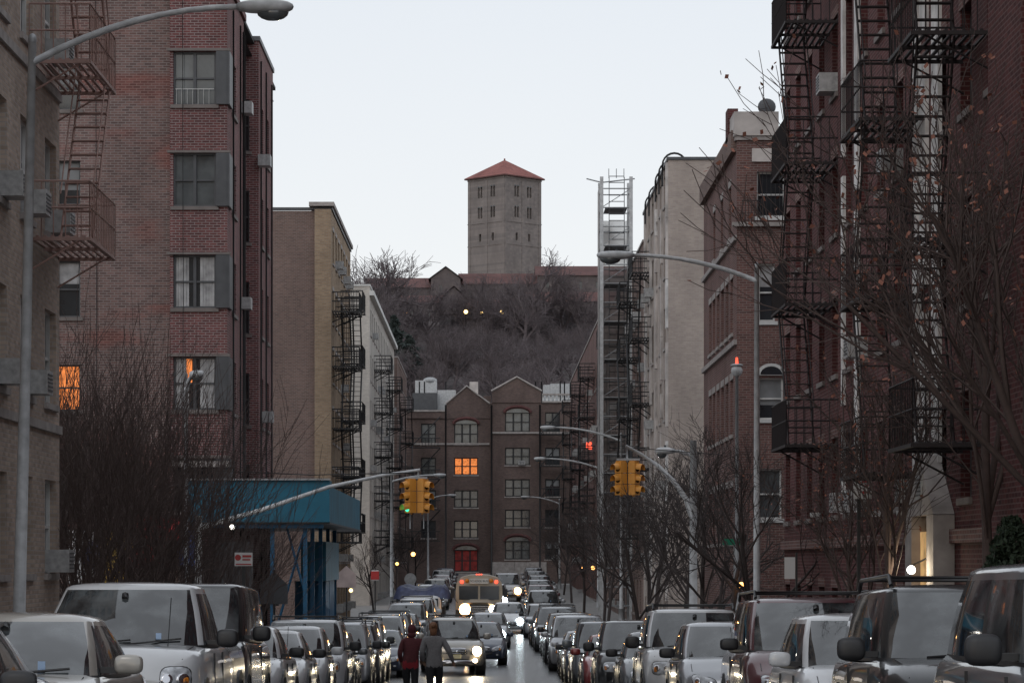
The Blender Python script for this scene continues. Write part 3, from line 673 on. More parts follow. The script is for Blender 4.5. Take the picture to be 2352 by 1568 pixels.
    hl={'sedan':(.60*w,.62*(hf)+.14,.20,.085),'hatch':(.62*w,hf-.15,.19,.10),'suv':(.68*w,hf-.19,.18,.12),'van':(.64*w,hf-.16,.2,.11),'bigvan':(.74*w,hf-.24,.15,.13),'pickup':(.745*w,hf-.22,.17,.15)}[kind]
    lm=('lamp_head','lamp_cool','lamp_amber')[on-1] if on else None
    boxy=kind in('suv','bigvan','pickup')
    for s_ in(-1,1):
        tl=0 if boxy else s_*.25
        conform(b,bvh,s_*hl[0],hl[1],hl[2]+.015,hl[3]+.015,'car_black',off=.006,tilt=tl)
        conform(b,bvh,s_*hl[0],hl[1],hl[2],hl[3],'headlamp',off=.02,tilt=tl)
        rr=hl[3]*(.62 if not on else (1.25 if on==1 else 2.0))  # lit lamps are oversized, their shape standing in for the surrounding glow
        if on: b.ell((s_*hl[0],.10,hl[1]),(rr,.10,rr),lm)
        else:
            for q in (-.5,.45): conform(b,bvh,s_*hl[0]+q*hl[2],hl[1]+tl*q*hl[2],rr*.8,rr*.8,'chrome',off=.03,power=1,n=12)
        conform(b,bvh,s_*(hl[0]+.11),hl[1]-.02,.03,.05,'amber',off=.03)
        conform(b,bvh,s_*.62*w,gc+.16,.09,.045,'car_black',off=.01); conform(b,bvh,s_*.62*w,gc+.16,.05,.03,'headlamp',off=.02,power=1)
        if on==1: b.ell((s_*.62*w,.06,gc+.18),(.07,.06,.06),lm)
    gw=.36*w; gh_={'sedan':.07,'hatch':.06,'suv':.11,'van':.07,'bigvan':.12,'pickup':.15}[kind]
    gzc=hl[1]-.01
    conform(b,bvh,0,gzc,gw+.025,gh_+.025,'chrome',off=.01); conform(b,bvh,0,gzc,gw,gh_,'car_black',off=.02)
    for q in range(-1,2): conform(b,bvh,0,gzc+q*gh_*.5,gw*.93,.010,'chrome',off=.035,n=12)
    conform(b,bvh,0,gzc,.06,.045,'chrome',off=.045,power=1)
    conform(b,bvh,0,gc+.20,.5*w,.055,'car_black',off=.01)
    conform(b,bvh,0,gc+.31,.155,.08,'plate',off=.03,power=.2)
    if boxy: conform(b,bvh,0,gc+.14,.80*w,.06,'car_black' if style==0 else 'chrome',off=.03)
    for s_ in(-1,1):
        c=(s_*(w+.13),a0+.42,belt+.07); mm='paint_slot' if not blackm else 'car_black'
        sz=(.12,.06,.08) if not boxy else (.125,.07,.105)
        b.ell(c,sz,mm,14,10,.6); b.box(*sorted((s_*(w-.1),s_*(w+.06))),a0+.4,a0+.47,belt+.0,belt+.05,'car_black')
    for y in (.88,L-.95 if kind!='pickup' else L-1.15):
        for s_ in(-1,1):
            r=.34 if kind in('sedan','hatch','van') else .39
            b.tube([(s_*(w-.3),y,r+.02),(s_*(w+.004),y,r+.02)],r+.07,20,'car_black',smooth=False)
            b.tube([(s_*(w-.28),y,r),(s_*(w-.02),y,r),(s_*(w+.015),y,r)],[r,r,r-.04],20,'tyre')
            b.tube([(s_*(w-.1),y,r),(s_*(w+.022),y,r)],[r*.6,r*.56],14,'rim')
            for q in range(5):
                t=q*2*math.pi/5; b.box(s_*(w+.02)-.01,s_*(w+.02)+.01,y+.18*math.cos(t)-.035,y+.18*math.cos(t)+.035,r+.18*math.sin(t)-.035,r+.18*math.sin(t)+.035,'car_black')
    def ws(x,t):
        q=abs(x)/(wB*.97); p=pt('f',min(q,.9),t); return Vector((x,p[1]-.02,p[2]+.012))
    for (xa,xb,ta,tb) in ((-.52*w,.12*w,.04,.12),(.02,.66*w,.04,.14)): b.tube([ws(xa,ta),ws((xa+xb)/2,(ta+tb)/2),ws(xb,tb)],.010,4,'car_black')
    b.tube([ws(0,.80)+Vector((0,.02,0)),ws(0,.87)+Vector((0,.01,0))],.04,6,'car_black')
    p=ws(.42*w,.16); b.box(p.x-.03,p.x+.03,p.y-.005,p.y+.005,p.z-.02,p.z+.05,'sticker')
    for s_ in(-1,1):
        pp=[]
        for y_ in (ns+.15,a0*.6,a0-.02):
            h=bvh.ray_cast(Vector((s_*.80*w,y_,3)),Vector((0,0,-1)))[0]
            if h: pp.append(h+Vector((0,0,.001)))
        if len(pp)>1: b.tube(pp,.006,4,'car_black')
    for s_ in(-1,1):
        for y in (a0+.35,(a0+a3)/2+.1): b.box(*sorted((s_*(w-.02),s_*(w+.003))),y,y+.012,gc+.12,belt-.1,'car_black')
        for y in (a0+1.1,(a0+a3)/2+.85): b.box(*sorted((s_*(w-.02),s_*(w+.025))),y,y+.18,belt-.22,belt-.19,'chrome')
    if rack:
        for s_ in(-1,1):
            x=s_*(wR-.06); b.tube([(x,a1+.1,H-.03),(x,a1+.25,H+.06),(x,a2-.25,H+.06),(x,a2-.1,H-.03)],.022,6,'car_black')
        for y in (a1+.6,a2-.7): b.tube([(-wR+.06,y,H+.055),(wR-.06,y,H+.055)],.014,6,'car_black')
    for s_ in(-1,1): b.box(*sorted((s_*.62*w,s_*.9*w)),L-.1,L-.02,k['deck']-.35,k['deck']-.12,'red_sign')
    if kind=='pickup': b.box(-w*.82,w*.82,k['a3']+.12,L-.15,belt-.02,belt+.006,'car_black')
    if style==1: b.tube([(.55*w,a0-.25,hr),(.58*w,a0-.2,hr+.55)],.005,4,'car_black')
    return b.mesh('car_'+kind)
CM={}
def place_car(name,kind,col,x,D,style=0,on=0,rack=False,blackm=False,yaw=0):
    key=(kind,style,on,rack,blackm)
    if key not in CM: CM[key]=car_mesh(*key)
    me=CM[key]; o=bpy.data.objects.new(name,me); C.objects.link(o)
    L=KINDS[kind]['L']; sl=math.atan((gz(D+L-1)-gz(D+.8))/(L-1.8))
    o.location=(x,D,gz(D+.8)-.8*math.tan(sl)); o.rotation_euler=(sl,0,yaw+R.uniform(-.012,.012))
    s_=R.uniform(.98,1.03); o.scale=(1,1,s_)
    o.material_slots[0].link='OBJECT'; o.material_slots[0].material=PA[col]
    return o
LC=[('sedan','white',-4.05,16.3,0,True),('sedan','beige',-3.98,21.2,0,False),('pickup','white',-4.12,29.6,1,True),('bigvan','black',-4.2,36.0,0,True),('sedan','white',-4.05,42.0,0,True),('sedan','white',-4.0,47.2,1,True),('hatch','white',-3.95,52.6,0,False),('suv','white',-3.95,58,0,True),('hatch','grey',-3.95,63.5,0,False),('suv','silver',-3.9,68.5,0,True),('suv','black',-3.9,74,1,False),('suv','white',-4.0,80,1,True),('sedan','blue',-3.5,86,0,True),('suv','white',-3.75,93,0,False),('suv','black',-3.7,99.5,0,False),('sedan','silver',-3.7,106,0,False),('sedan','grey',-3.7,112,0,False),('suv','silver',-3.6,118,0,False)]
for kd,cl,x,D,stl,bm in LC: place_car('parked_car' if kd!='pickup' else 'parked_pickup_truck',kd,cl,x,D,stl,0,kd=='suv',bm)
RC=[('suv','grey',4.32,16.6,0,True,False),('suv','black',4.2,22.5,0,True,True),('hatch','white',4.1,28.3,0,False,False),('van','maroon',4.15,34.0,0,True,True),('hatch','silver',3.68,40.6,0,True,False),('suv','white',3.55,46.8,0,True,True),('sedan','grey',3.4,52.8,0,True,False),('suv','black',3.2,58.6,0,True,False),('sedan','red',3.05,64.6,1,False,False),('suv','grey',3.1,71.5,0,False,False),('sedan','blue',3.05,79,0,True,False),('sedan','silver',3.05,85.5,0,False,False),('van','silver',2.95,92,0,False,False),('suv','black',2.9,98.5,0,False,False),('sedan','white',2.9,104.6,0,False,False),('suv','grey',2.75,111,0,False,True),('sedan','blue',2.65,117.5,0,False,False),('hatch','silver',2.45,128,0,True,False)]
for kd,cl,x,D,stl,bm,rk in RC: place_car('parked_car' if kd!='van' else 'parked_minivan',kd,cl,x,D,stl,0,rk,bm)
cols=['white','silver','grey','black','white','silver','blue','maroon','beige']
D=146
while D<255:
    place_car('parked_car',R.choice(['sedan','suv','hatch','sedan']),R.choice(cols),lerpt(XL,D)+R.uniform(-.1,.1),D)
    place_car('parked_car',R.choice(['sedan','suv','hatch','sedan']),R.choice(cols),lerpt(XR,D)+R.uniform(-.1,.1),D+1.5); D+=6.4
place_car('sport_utility_vehicle','suv','gold',-1.05,89,2,1,True,False,math.radians(4))
place_car('dark_sedan','sedan','blue',-.3,97.5,0,0)
place_car('oncoming_sedan','sedan','silver',-.05,115,0,2)
place_car('double_parked_suv','suv','white',-3.45,128,0,0,True)
place_car('oncoming_van','bigvan','white',1.25,200,0,3)
place_car('oncoming_car','suv','white',.2,170,0,2); place_car('oncoming_car','sedan','white',.9,134,0,2)
b=MB(); b.box(-30,40,452,464,CZ+28,CZ+33.0,'hill_mat'); b.obj('hillside_road')
for x,c in ((-3.6,'silver'),(3.3,'silver')):
    o=place_car('hillside_parked_car','sedan',c,x,458); o.location=(x-2,454,CZ+33.0); o.rotation_euler=(0,0,math.radians(-85))
# truck with blue tarp
b=MB(); D0=140; g=gz(141)
b.box(-4.6,-2.3,D0+1.6,D0+6,g+.7,g+1.1,'car_black'); b.box(-4.5,-2.4,D0+1.7,D0+5.9,g+1.1,g+1.7,'paint_grey')
for y in(D0+.9,D0+4.6):
    for x in(-4.3,-2.6): b.tube([(x-.13,y,g+.4),(x+.13,y,g+.4)],.4,16,'tyre')
vs=[];fs=[];nx,ny=18,14
mat('tarp',(.05,.06,.12),.55,var=.4,scale=5,bump=.6)
for j in range(ny+1):
    for i in range(nx+1):
        fx=i/nx; fy=j/ny; z=g+2.05+.18*math.sin(fx*9+fy*4)*math.sin(fy*7)+R.uniform(-.05,.05)
        ed=min(fx,1-fx,fy,1-fy)
        if ed<.08: z-=.55*(1-ed/.08)
        vs.append((-4.9+2.9*fx,D0+1.5+4.6*fy,z))
for j in range(ny):
    for i in range(nx): fs.append((j*(nx+1)+i,j*(nx+1)+i+1,(j+1)*(nx+1)+i+1,(j+1)*(nx+1)+i))
b.add(vs,fs,'tarp',True)
b.ell((-3.45,D0+.9,g+1.05),(1.0,.95,.65),'white_sign',16,10,.4); b.box(-4.3,-2.6,D0+.05,D0+.2,g+1.15,g+1.55,'glass_dark')
b.obj('tarp_covered_truck')
# school bus
root=empty('school_bus',(-.55,141,gz(142))); b=MB(); mat('bus_yellow',(.42,.36,.28),.4,var=.08); mat('bus_white',(.62,.60,.56),.4)
prof=[(-1.18,.5),(-1.2,1.0),(-1.2,1.9),(-1.16,2.3),(-.95,2.58),(-.5,2.7),(0,2.73)]
prof=prof+[(-x,z) for x,z in reversed(prof[:-1])]
vs=[(x,1.6,z) for x,z in prof]+[(x,9.5,z) for x,z in prof]; n=len(prof)
b.add(vs,[(i,i+1,n+i+1,n+i) for i in range(n-1)],'bus_yellow',True); b.add(vs,[tuple(range(n)),tuple(range(2*n-1,n-1,-1))],'bus_yellow')
hp=[(-.85,.55),(-.9,.9),(-.8,1.25),(-.4,1.38),(.4,1.38),(.8,1.25),(.9,.9),(.85,.55)]
vs=[(x,0.15,z-.06) for x,z in hp]+[(x,.3,z) for x,z in hp]+[(x*1.08,1.6,z+.1) for x,z in hp]; n=8
b.add(vs,[(r*n+i,r*n+i+1,(r+1)*n+i+1,(r+1)*n+i) for r in(0,1) for i in range(n-1)]+[tuple(range(n))],'bus_yellow',True)
b.box(-1.15,1.15,-.02,.12,.42,.72,'car_black'); b.box(-.5,.5,.10,.16,.8,1.2,'car_black')
for q in range(4): b.box(-.5,.5,.085,.1,.85+q*.09,.88+q*.09,'chrome')
for s_ in(-1,1):
    b.ell((s_*.7,.13,.98),(.30,.10,.30) if s_<0 else (.2,.1,.2),'lamp_amber' if s_<0 else 'lamp_head'); b.box(*sorted((s_*.05,s_*1.02)),1.56,1.598,1.45,2.15,'glass_dark')  # bus headlamp globes enlarged to imitate the halo around them
    b.ell((s_*.62,1.56,2.42),(.11,.06,.11),'amber'); b.ell((s_*.88,1.58,2.36),(.1,.06,.1),'lens_red')
    b.tube([(s_*1.1,1.3,1.3),(s_*1.35,1.1,1.7),(s_*1.35,1.1,2.0)],.02,5,'car_black'); b.box(*sorted((s_*1.25,s_*1.45)),1.05,1.1,1.55,2.0,'car_black')
    for y in(1.0,7.5): b.tube([(s_*.95,y,.47),(s_*1.19,y,.47)],.47,18,'tyre')
    for y in frange(2.4,9,1.0): b.box(*sorted((s_*1.19,s_*1.206)),y,y+.75,1.5,2.1,'glass_dark')
    for z in(1.0,1.35): b.box(*sorted((s_*1.2,s_*1.215)),1.7,9.4,z,z+.05,'car_black')
for x in (-.12,0,.12): b.ell((x,1.62,2.74),(.05,.05,.04),'lens_red')
b.box(-.48,.48,1.5,1.597,2.27,2.53,'bus_white')
b.obj('body',root)
def text(s,size,loc,rot,m,parent=None,name='lettering'):
    cu=bpy.data.curves.new(name,'FONT'); cu.body=s; cu.size=size; cu.align_x='CENTER'; cu.align_y='CENTER'; cu.extrude=.002
    o=bpy.data.objects.new(name,cu); C.objects.link(o); o.location=loc; o.rotation_euler=rot; cu.materials.append(MATS[m])
    if parent: o.parent=parent
    return o
text('SCHOOL BUS',.15,(0,1.49,2.4),(math.pi/2,0,0),'post_black',root)
def spot(x,y,z,col,e,nm='headlight_beam'):
    l=bpy.data.lights.new(nm,'SPOT'); l.energy=e; l.color=col; l.spot_size=math.radians(60); l.spot_blend=.8; l.shadow_soft_size=.08
    o=bpy.data.objects.new(nm,l); C.objects.link(o); o.location=(x,y,z)
    o.rotation_euler=Vector((0,-1,-.14)).to_track_quat('-Z','Y').to_euler()
for x,y,c in ((-1.7,88.7,(1,.85,.6)),(-.45,88.7,(1,.85,.6)),(-.6,114.7,(.85,.95,1)),(.5,114.7,(.85,.95,1)),(-1.25,140.8,(1,.6,.3))): spot(x,y,gz(y)+.75,c,260)
# ================================================================ STREET LAMPS
def lamp(name,x,D,ztop,dx,armrise=.45,r=.1,tipy=0,hl=.78,lean=0):
    b=MB(); g=gz(D)+.1; zt=CZ+ztop
    b.tube([(x,D,g),(x,D,g+.9)],[r*1.9,r*1.7],12,'galv'); b.tube([(x,D,g+.9),(x+lean*.5,D,(g+zt)/2),(x+lean,D,zt)],[r*1.2,r,r*.72],12,'galv_light')
    x1=x+lean
    b.ell((x1,D,zt+.05),(r*.8,r*.8,.1),'galv')
    pts=[]
    for i in range(9):
        f=i/8; pts.append((x1+dx*f,D+tipy*f,zt-.3+armrise*2*f*(1-.5*f)))
    b.tube(pts,[.055]*5+[.045]*4,8,'galv_light')
    p=Vector(pts[-1]); di=Vector((dx,tipy,0)).normalized()
    rot=Matrix(((di.x,-di.y,0),(di.y,di.x,0),(0,0,1)))
    b.ell(p+di*hl*.45+Vector((0,0,.0)),(hl*.5,.17,.10),'galv_light',16,10,.75,rot)
    b.ell(p+di*hl*.58+Vector((0,0,-.09)),(hl*.28,.13,.13),'glass_mid',14,8,1,rot)
    b.ell(p+di*hl*.1,(.16,.1,.075),'galv',10,8,.8,rot)
    b.tube([p+di*hl*.4+Vector((0,0,.08)),p+di*hl*.4+Vector((0,0,.16))],.035,6,'trim_grey')
    return b.obj(name)
lamp('street_lamp',-7.28,43,8.0,3.2,.86,.085,lean=.22,hl=.88)
lamp('street_lamp',-7.85,72,4.75,.25,.35,.06,tipy=-.5,hl=.5)
lamp('street_lamp',6.42,67,7.05,-3.0,.62,.075,hl=.9)
lamp('street_lamp',6.7,142,6.45,-3.4,.7,.08)
lamp('street_lamp',6.95,178,6.3,-3.4,.6,.08); lamp('street_lamp',6.0,240,5.3,-2.6,.6,.08)
lamp('street_lamp',-6.0,170,5.2,2.6,.4,.08); lamp('street_lamp',-5.1,230,5.4,1.6,.4,.08); lamp('street_lamp',-7.0,200,5.1,-1.0,.3,.08)
lamp('street_lamp',5.72,79,3.3,-.55,.15,.06,hl=.5)
b=MB(); x=(1692-1125)/82.; D=78; b.tube([(x,D,gz(D)),(x,D,CZ+5.2)],[.06,.045],10,'galv'); b.ell((x,D,CZ+5.35),(.16,.16,.17),'galv_light'); b.ell((x,D,CZ+5.5),(.18,.18,.05),'galv'); b.tube([(x,D,CZ+5.5),(x,D,CZ+5.72)],[.05,.03],8,'lens_red'); b.box(x-.1,x+.1,D-.1,D+.1,CZ+5.28,CZ+5.33,'galv'); b.obj('fire_alarm_lamp')
# ================================================================ TRAFFIC SIGNALS
def sig_head(b,c,yaw,lit=None):
    M0=b.M; b.M=Matrix.Translation(c)@Matrix.Rotation(yaw,4,'Z')
    for i,z in enumerate((.31,0,-.31)):
        b.box(-.15,.15,-.09,.12,z-.148,z+.148,'signal_yellow')
        m=('lens_dark','lens_dark','lens_green' if lit else 'lens_dark')[i]
        b.tube([(0,-.10,z),(0,-.092,z)],.115,14,m)
        vs=[];n=10
        for k in range(n+1):
            t=math.radians(-20+220*k/n); vs+=[(.125*math.cos(t),-.09,z+.125*math.sin(t)),(.125*math.cos(t),-.27,z+.125*math.sin(t)-.03)]
        b.add(vs,[(2*k,2*k+1,2*k+3,2*k+2) for k in range(n)],'signal_yellow',True)
    b.box(-.03,.03,.0,.06,-.5,.5,'signal_yellow')
    b.box(-.13,.13,-.07,.10,.46,.50,'signal_yellow'); b.M=M0
def signal(D,px,pz):
    b=MB(); g=gz(D)
    b.tube([(px,D,g),(px,D,g+.6)],.19,12,'galv'); b.tube([(px,D,g+.6),(px,D,pz)],[.12,.09],12,'galv_light')
    return b
z0s=CZ+1.83
b=signal(78,-8.15,CZ+1.3)
b.tube([(-8.15,78,CZ+.95),(-6.4,78,CZ+1.45),(-4.5,78,CZ+2.1),(-3.0,78,CZ+2.42),(-1.95,78,CZ+2.58)],[.07,.065,.055,.045,.04],10,'galv_light')
b.tube([(-2.0,78,CZ+2.6),(-2.0,78,CZ+2.3)],.03,6,'galv'); b.box(-2.3,-1.75,77.95,78.05,CZ+2.32,CZ+2.38,'galv')
sig_head(b,(-2.23,78,z0s),math.radians(-58),True); sig_head(b,(-1.85,78,z0s),math.radians(58))
for x in(-2.23,-1.85): b.tube([(x,78,CZ+2.32),(x,78,z0s+.48)],.03,6,'galv'); b.tube([(x,78,z0s-.45),(x,78,z0s-.9)],.015,5,'galv')
b.obj('traffic_signal')
b=signal(78,5.7,CZ+3.4)
pts=[(5.68,78,CZ+1.2),(5.5,78,CZ+1.75),(5.15,78,CZ+2.25),(4.7,78,CZ+2.7),(4.25,78,CZ+3.0),(3.8,78,CZ+3.25)]
b.tube(pts,[.085,.08,.07,.06,.05,.045],10,'galv_light'); b.tube([(3.85,78,CZ+3.2),(3.85,78,CZ+2.8)],.03,6,'galv')
sig_head(b,(3.66,78,CZ+2.33),math.radians(-58)); sig_head(b,(4.05,78,CZ+2.33),math.radians(58)); b.box(3.55,4.2,77.96,78.04,CZ+2.84,CZ+2.9,'galv')
b.obj('traffic_signal')
b=MB(); b.tube([(-8.3,77,CZ+2.55),(-5,77.5,CZ+2.42),(-2,78,CZ+2.5)],.014,4,'iron_black'); b.tube([(3.9,78,CZ+3.2),(6.5,78,CZ+3.0)],.012,4,'iron_black'); b.obj('overhead_cable')
# ================================================================ SIGNS
def sign_post(x,D,ztop,face=None,w=.3,h=.45,kind='rect'):
    b=MB(); g=gz(D); b.box(x-.03,x+.03,D-.03,D+.03,g,CZ+ztop+.05,'post_black')
    zc=CZ+ztop-h/2
    if kind=='rect': b.box(x-w/2,x+w/2,D-.055,D-.04,zc-h/2,zc+h/2,'white_sign')
    elif kind=='pent':
        pts=[(x-w/2,D-.05,zc-h/2),(x+w/2,D-.05,zc-h/2),(x+w/2,D-.05,zc+h*.1),(x,D-.05,zc+h/2),(x-w/2,D-.05,zc+h*.1)]
        b.add(pts,[(0,1,2,3,4)],face)
    elif kind=='round':
        b.add([(x+w/2*math.cos(2*math.pi*k/20),D-.05,zc+w/2*math.sin(2*math.pi*k/20)) for k in range(20)],[tuple(range(20))],face)
    return b
D=50; x=(560-1125)/128.; b=sign_post(x,D,.17,w=.32,h=.24)
b.add([(x-.10+.055*math.cos(k*.4),D-.062,CZ+.08+.055*math.sin(k*.4)) for k in range(16)],[tuple(range(16))],'red_sign')
b.box(x-.02,x+.14,D-.064,D-.057,CZ+.085,CZ+.125,'red_sign'); b.box(x-.02,x+.12,D-.064,D-.057,CZ+.03,CZ+.055,'red_sign'); b.box(x-.14,x+.14,D-.064,D-.057,CZ-.05,CZ-.03,'red_sign')
b.obj('no_parking_sign')
x=6.62; D=50; b=sign_post(x,D,1.55,w=.20,h=.42)
b.M=Matrix.Translation((.12,0,0))
b.box(x-.1,x+.1,D-.06,D-.045,CZ+1.13,CZ+1.55,'white_sign')
b.add([(x-.08,D-.066,CZ+1.25),(x-.03,D-.066,CZ+1.29),(x-.03,D-.066,CZ+1.265),(x+.03,D-.066,CZ+1.265),(x+.03,D-.066,CZ+1.29),(x+.08,D-.066,CZ+1.25),(x+.03,D-.066,CZ+1.21),(x+.03,D-.066,CZ+1.235),(x-.03,D-.066,CZ+1.235),(x-.03,D-.066,CZ+1.21)],[tuple(range(10))],'red_sign')
b.box(x-.07,x+.07,D-.066,D-.055,CZ+1.42,CZ+1.45,'red_sign'); b.box(x-.05,x+.05,D-.066,D-.055,CZ+1.36,CZ+1.38,'red_sign'); b.M=None
b.obj('parking_sign')
sign_post((628-1125)/88,73,-.25,'trim_grey',.72,.85,'pent').obj('school_crossing_sign')
sign_post((797-1125)/55,116,-.15,'sign_pink',.8,.9,'pent').obj('school_crossing_sign')
sign_post((943-1125)/42,152,-.6,'galv_light',.65,.65,'round').obj('road_sign')
b=sign_post((862-1125)/47,136,-.4,'red_sign',.35,.5); b.box(-5.8,-5.4,135.9,135.94,CZ-.85,CZ-.45,'red_sign'); b.obj('parking_sign')
b=MB(); x=(1812-1125)/110.; b.box(x-.11,x+.11,58,58.02,CZ-.35,CZ+.1,'white_sign'); b.box(x+.12,x+.16,58,58.04,gz(58),CZ+.2,'post_black'); b.obj('parking_sign')
b=MB(); x=6.95; b.box(x-.35,x+.3,79,79.03,CZ+.48,CZ+.66,'green_sign'); b.box(x-.03,x+.03,79.03,79.1,gz(79),CZ+.66,'galv'); b.obj('street_name_sign')
b=MB()
for (y,z) in ((48.8,.8),(52,.85),(62,1.0)): b.box(7.15,7.33,y,y+.22,CZ+z,CZ+z+.1,'white_sign'); b.bar((7.33,y+.1,CZ+z+.05),(7.4,y+.1,CZ+z+.1),.02,'galv')
b.obj('security_cameras')
# ================================================================ SIDEWALK SHED + SHOPS
root=empty('sidewalk_shed'); b=MB()
b.box(-8.7,-4.62,80.3,80.4,CZ+1.15,CZ+2.35,'shed_blue'); b.box(-8.72,-4.6,80.2,80.42,CZ+2.353,CZ+2.40,'galv')
b.box(-4.72,-4.62,80.4,81.4,CZ+1.15,CZ+2.35,'shed_blue'); b.box(-8.7,-4.62,80.4,100,CZ+1.10,CZ+1.147,'trim_grey')
b.box(-5.1,-4.66,81.4,100,CZ+1.15,CZ+2.2,'shed_blue')
for q in range(7): b.box(-8.7+q*.58,-8.69+q*.58,80.29,80.31,CZ+1.16,CZ+2.34,'shed_blue2')
b.box(-8.6,-4.8,80.5,80.6,CZ+.98,CZ+1.09,'shed_blue2')
b.box(-8.0,-6.9,81.0,81.3,G0,CZ+.6,'trim_grey')
for y in (80.7,84,88,92,96):
    for x in (-5.35,-6.3) if y==80.7 else (-5.35,): b.box(x-.06,x+.06,y,y+.12,gz(y),CZ+1.09,'shed_blue2')
b.bar((-5.35,81,CZ-1),(-5.9,81,CZ+1.0),.05,'shed_blue2'); b.bar((-6.2,80.8,CZ-2),(-5.4,80.8,CZ+.8),.05,'shed_blue2')
b.box(-6.0,-5.2,88.5,96,CZ-.6,CZ+.65,'shed_blue'); b.box(-6.3,-5.3,90,95,CZ-3.3,CZ-.62,'shed_blue2')
b.obj('panels_and_posts',root)
b=MB()
b.box(-16,-8.9,79.6,81.4,G0,CZ+1.0,'brick_brown')
b.add([(-10.15,78.5,CZ+.95),(-8.75,78.5,CZ+.8),(-8.75,79.6,CZ+1.2),(-10.15,79.6,CZ+1.35)],[(0,1,2,3)],'red_sign'); b.box(-10.15,-8.75,78.5,78.53,CZ+.62,CZ+.94,'red_sign')
b.box(-10.9,-10.1,78.9,79.59,CZ-.6,CZ+.85,'yellow_sign'); b.box(-9.95,-9.2,79.3,79.59,CZ-.2,CZ+.5,'red_sign'); b.box(-8.85,-8.2,78.9,79.3,CZ-.1,CZ+.9,'blue_sign')
b.box(-12,-11.2,79.3,79.59,CZ-.6,CZ+.9,'white_sign')
b.ell((-9.9,78.9,CZ+.1),(.45,.3,.3),'red_sign'); b.ell((-11.3,79,CZ+.2),(.3,.3,.4),'blue_sign'); b.ell((-10.5,78.85,CZ+.0),(.25,.2,.4),'yellow_sign')
b.box(-15,-9.5,79.4,79.59,G0,CZ-.9,'glass_dark')
b.obj('corner_shop')
# ================================================================ SMALL LAMPS
b=MB()
for (u,v,D,m,r) in ((533,1210,77,'lamp_white',.07),(2093,1308,45,'lamp_white',.07),(1703,1343,72,'lamp_orange',.08),(949,1272,180,'lamp_orange',.14),(912,1294,160,'lamp_orange',.09),(806,1355,120,'lamp_warm',.08),(1362,1303,160,'lamp_orange',.12),(777,1337,120,'lamp_warm',.06),(1339,1303,170,'lamp_orange',.08),(2260,1051,42,'lamp_orange',.03)):
    s=6400/D; b.ell(((u-1125)/s,D,CZ+(1290-v)/s),(r,r,r),m,14,10)
    x=(u-1125)/s; z=CZ+(1290-v)/s; b.tube([(x,D+.1,z+r*.8),(x+(.3 if u>1125 else -.3),D+.15,z+.2)],.015,4,'iron_black')
b.obj('wall_lamps')
def pl(x,y,z,col,e):
    l=bpy.data.lights.new('wall_lamp_light','POINT'); l.energy=e; l.color=col; l.shadow_soft_size=.1; o=bpy.data.objects.new('wall_lamp_light',l); C.objects.link(o); o.location=(x,y,z)
pl(6.75,44.8,CZ-.15,(1,.85,.6),14); pl(-7.15,76.8,CZ+.95,(1,.95,.85),14); pl(-4.95,179.5,CZ+.4,(1,.5,.15),40)
b=MB()
for i in range(8):
    D=200+R.random()*10; b.ell((7.28,D,CZ+8.5+R.uniform(-.3,.4)),(.09,.09,.12),'lens_red',8,6)
b.obj('red_string_lights')
# ================================================================ TREES
def grow(b,p,d,L,r,depth,rng,P):
    nseg=3 if depth>0 else 2
    pts=[p.copy()]; rs=[r]; q=p.copy(); dd=d.copy()
    for i in range(nseg):
        dd=(dd+Vector((rng.gauss(0,P['wob']),rng.gauss(0,P['wob']),rng.gauss(0,P['wob'])+P['up']))).normalized()
        q=q+dd*L/nseg; pts.append(q.copy()); rs.append(max(P['rmin']*.7,r*(1-(i+1)/nseg*P['tap'])))
    b.tube(pts,rs,6 if r>.06 else (4 if r>.03 else 3),P['m'],cap=False)
    if depth==0:
        if rng.random()<P.get('lf',0):
            for _ in range(2):
                c=pts[-1]+Vector((rng.gauss(0,.06),rng.gauss(0,.06),rng.gauss(0,.06))); a=Vector((rng.gauss(0,1),rng.gauss(0,1),rng.gauss(0,1))).normalized()*.05; e=Vector((rng.gauss(0,1),rng.gauss(0,1),rng.gauss(0,1))).normalized()*.04
                b.add([c-a,c+e,c+a,c-e],[(0,1,2,3)],P['lm'])
        return
    n=P['n'][len(P['n'])-depth]
    for i in range(n):
        f=P['start']+(1-P['start'])*(i+rng.random()*.8)/n
        k=min(nseg-1,int(f*nseg)); fr=f*nseg-k
        o=pts[k].lerp(pts[min(k+1,nseg)],min(1,fr))
        base=(pts[min(k+1,nseg)]-pts[k]).normalized()
        ax=Vector((rng.gauss(0,1),rng.gauss(0,1),rng.gauss(0,1))); ax=(ax-ax.dot(base)*base).normalized()
        ang=math.radians(rng.uniform(*P['ang'])); nd=base*math.cos(ang)+ax*math.sin(ang)
        rr=max(P['rmin'],rs[k]*rng.uniform(.45,.7)); grow(b,o,nd,L*rng.uniform(*P['len']),rr,depth-1,rng,P)
def tree_mesh(seed,H,P,r0,stems=1,trunk=.3):
    rng=random.Random(seed); b=MB()
    for s_ in range(stems):
        d=Vector((rng.gauss(0,P.get('sp',.05)),rng.gauss(0,P.get('sp',.05)),1)).normalized()
        grow(b,Vector((rng.gauss(0,.12) if stems>1 else 0,rng.gauss(0,.12) if stems>1 else 0,0)),d,H*trunk,r0,P['d'],rng,P)
    return b.mesh('tree')
def put(me,name,x,y,z,s=1,rz=0,parent=None):
    o=bpy.data.objects.new(name,me); C.objects.link(o); o.location=(x,y,z); o.scale=(s,s,s); o.rotation_euler=(0,0,rz)
    if parent: o.parent=parent
    return o
Pst=dict(wob=.10,up=.13,tap=.6,rmin=.008,n=[5,5,4],start=.3,ang=(12,38),len=(.5,.85),m='bark_brown',d=3,sp=.30)
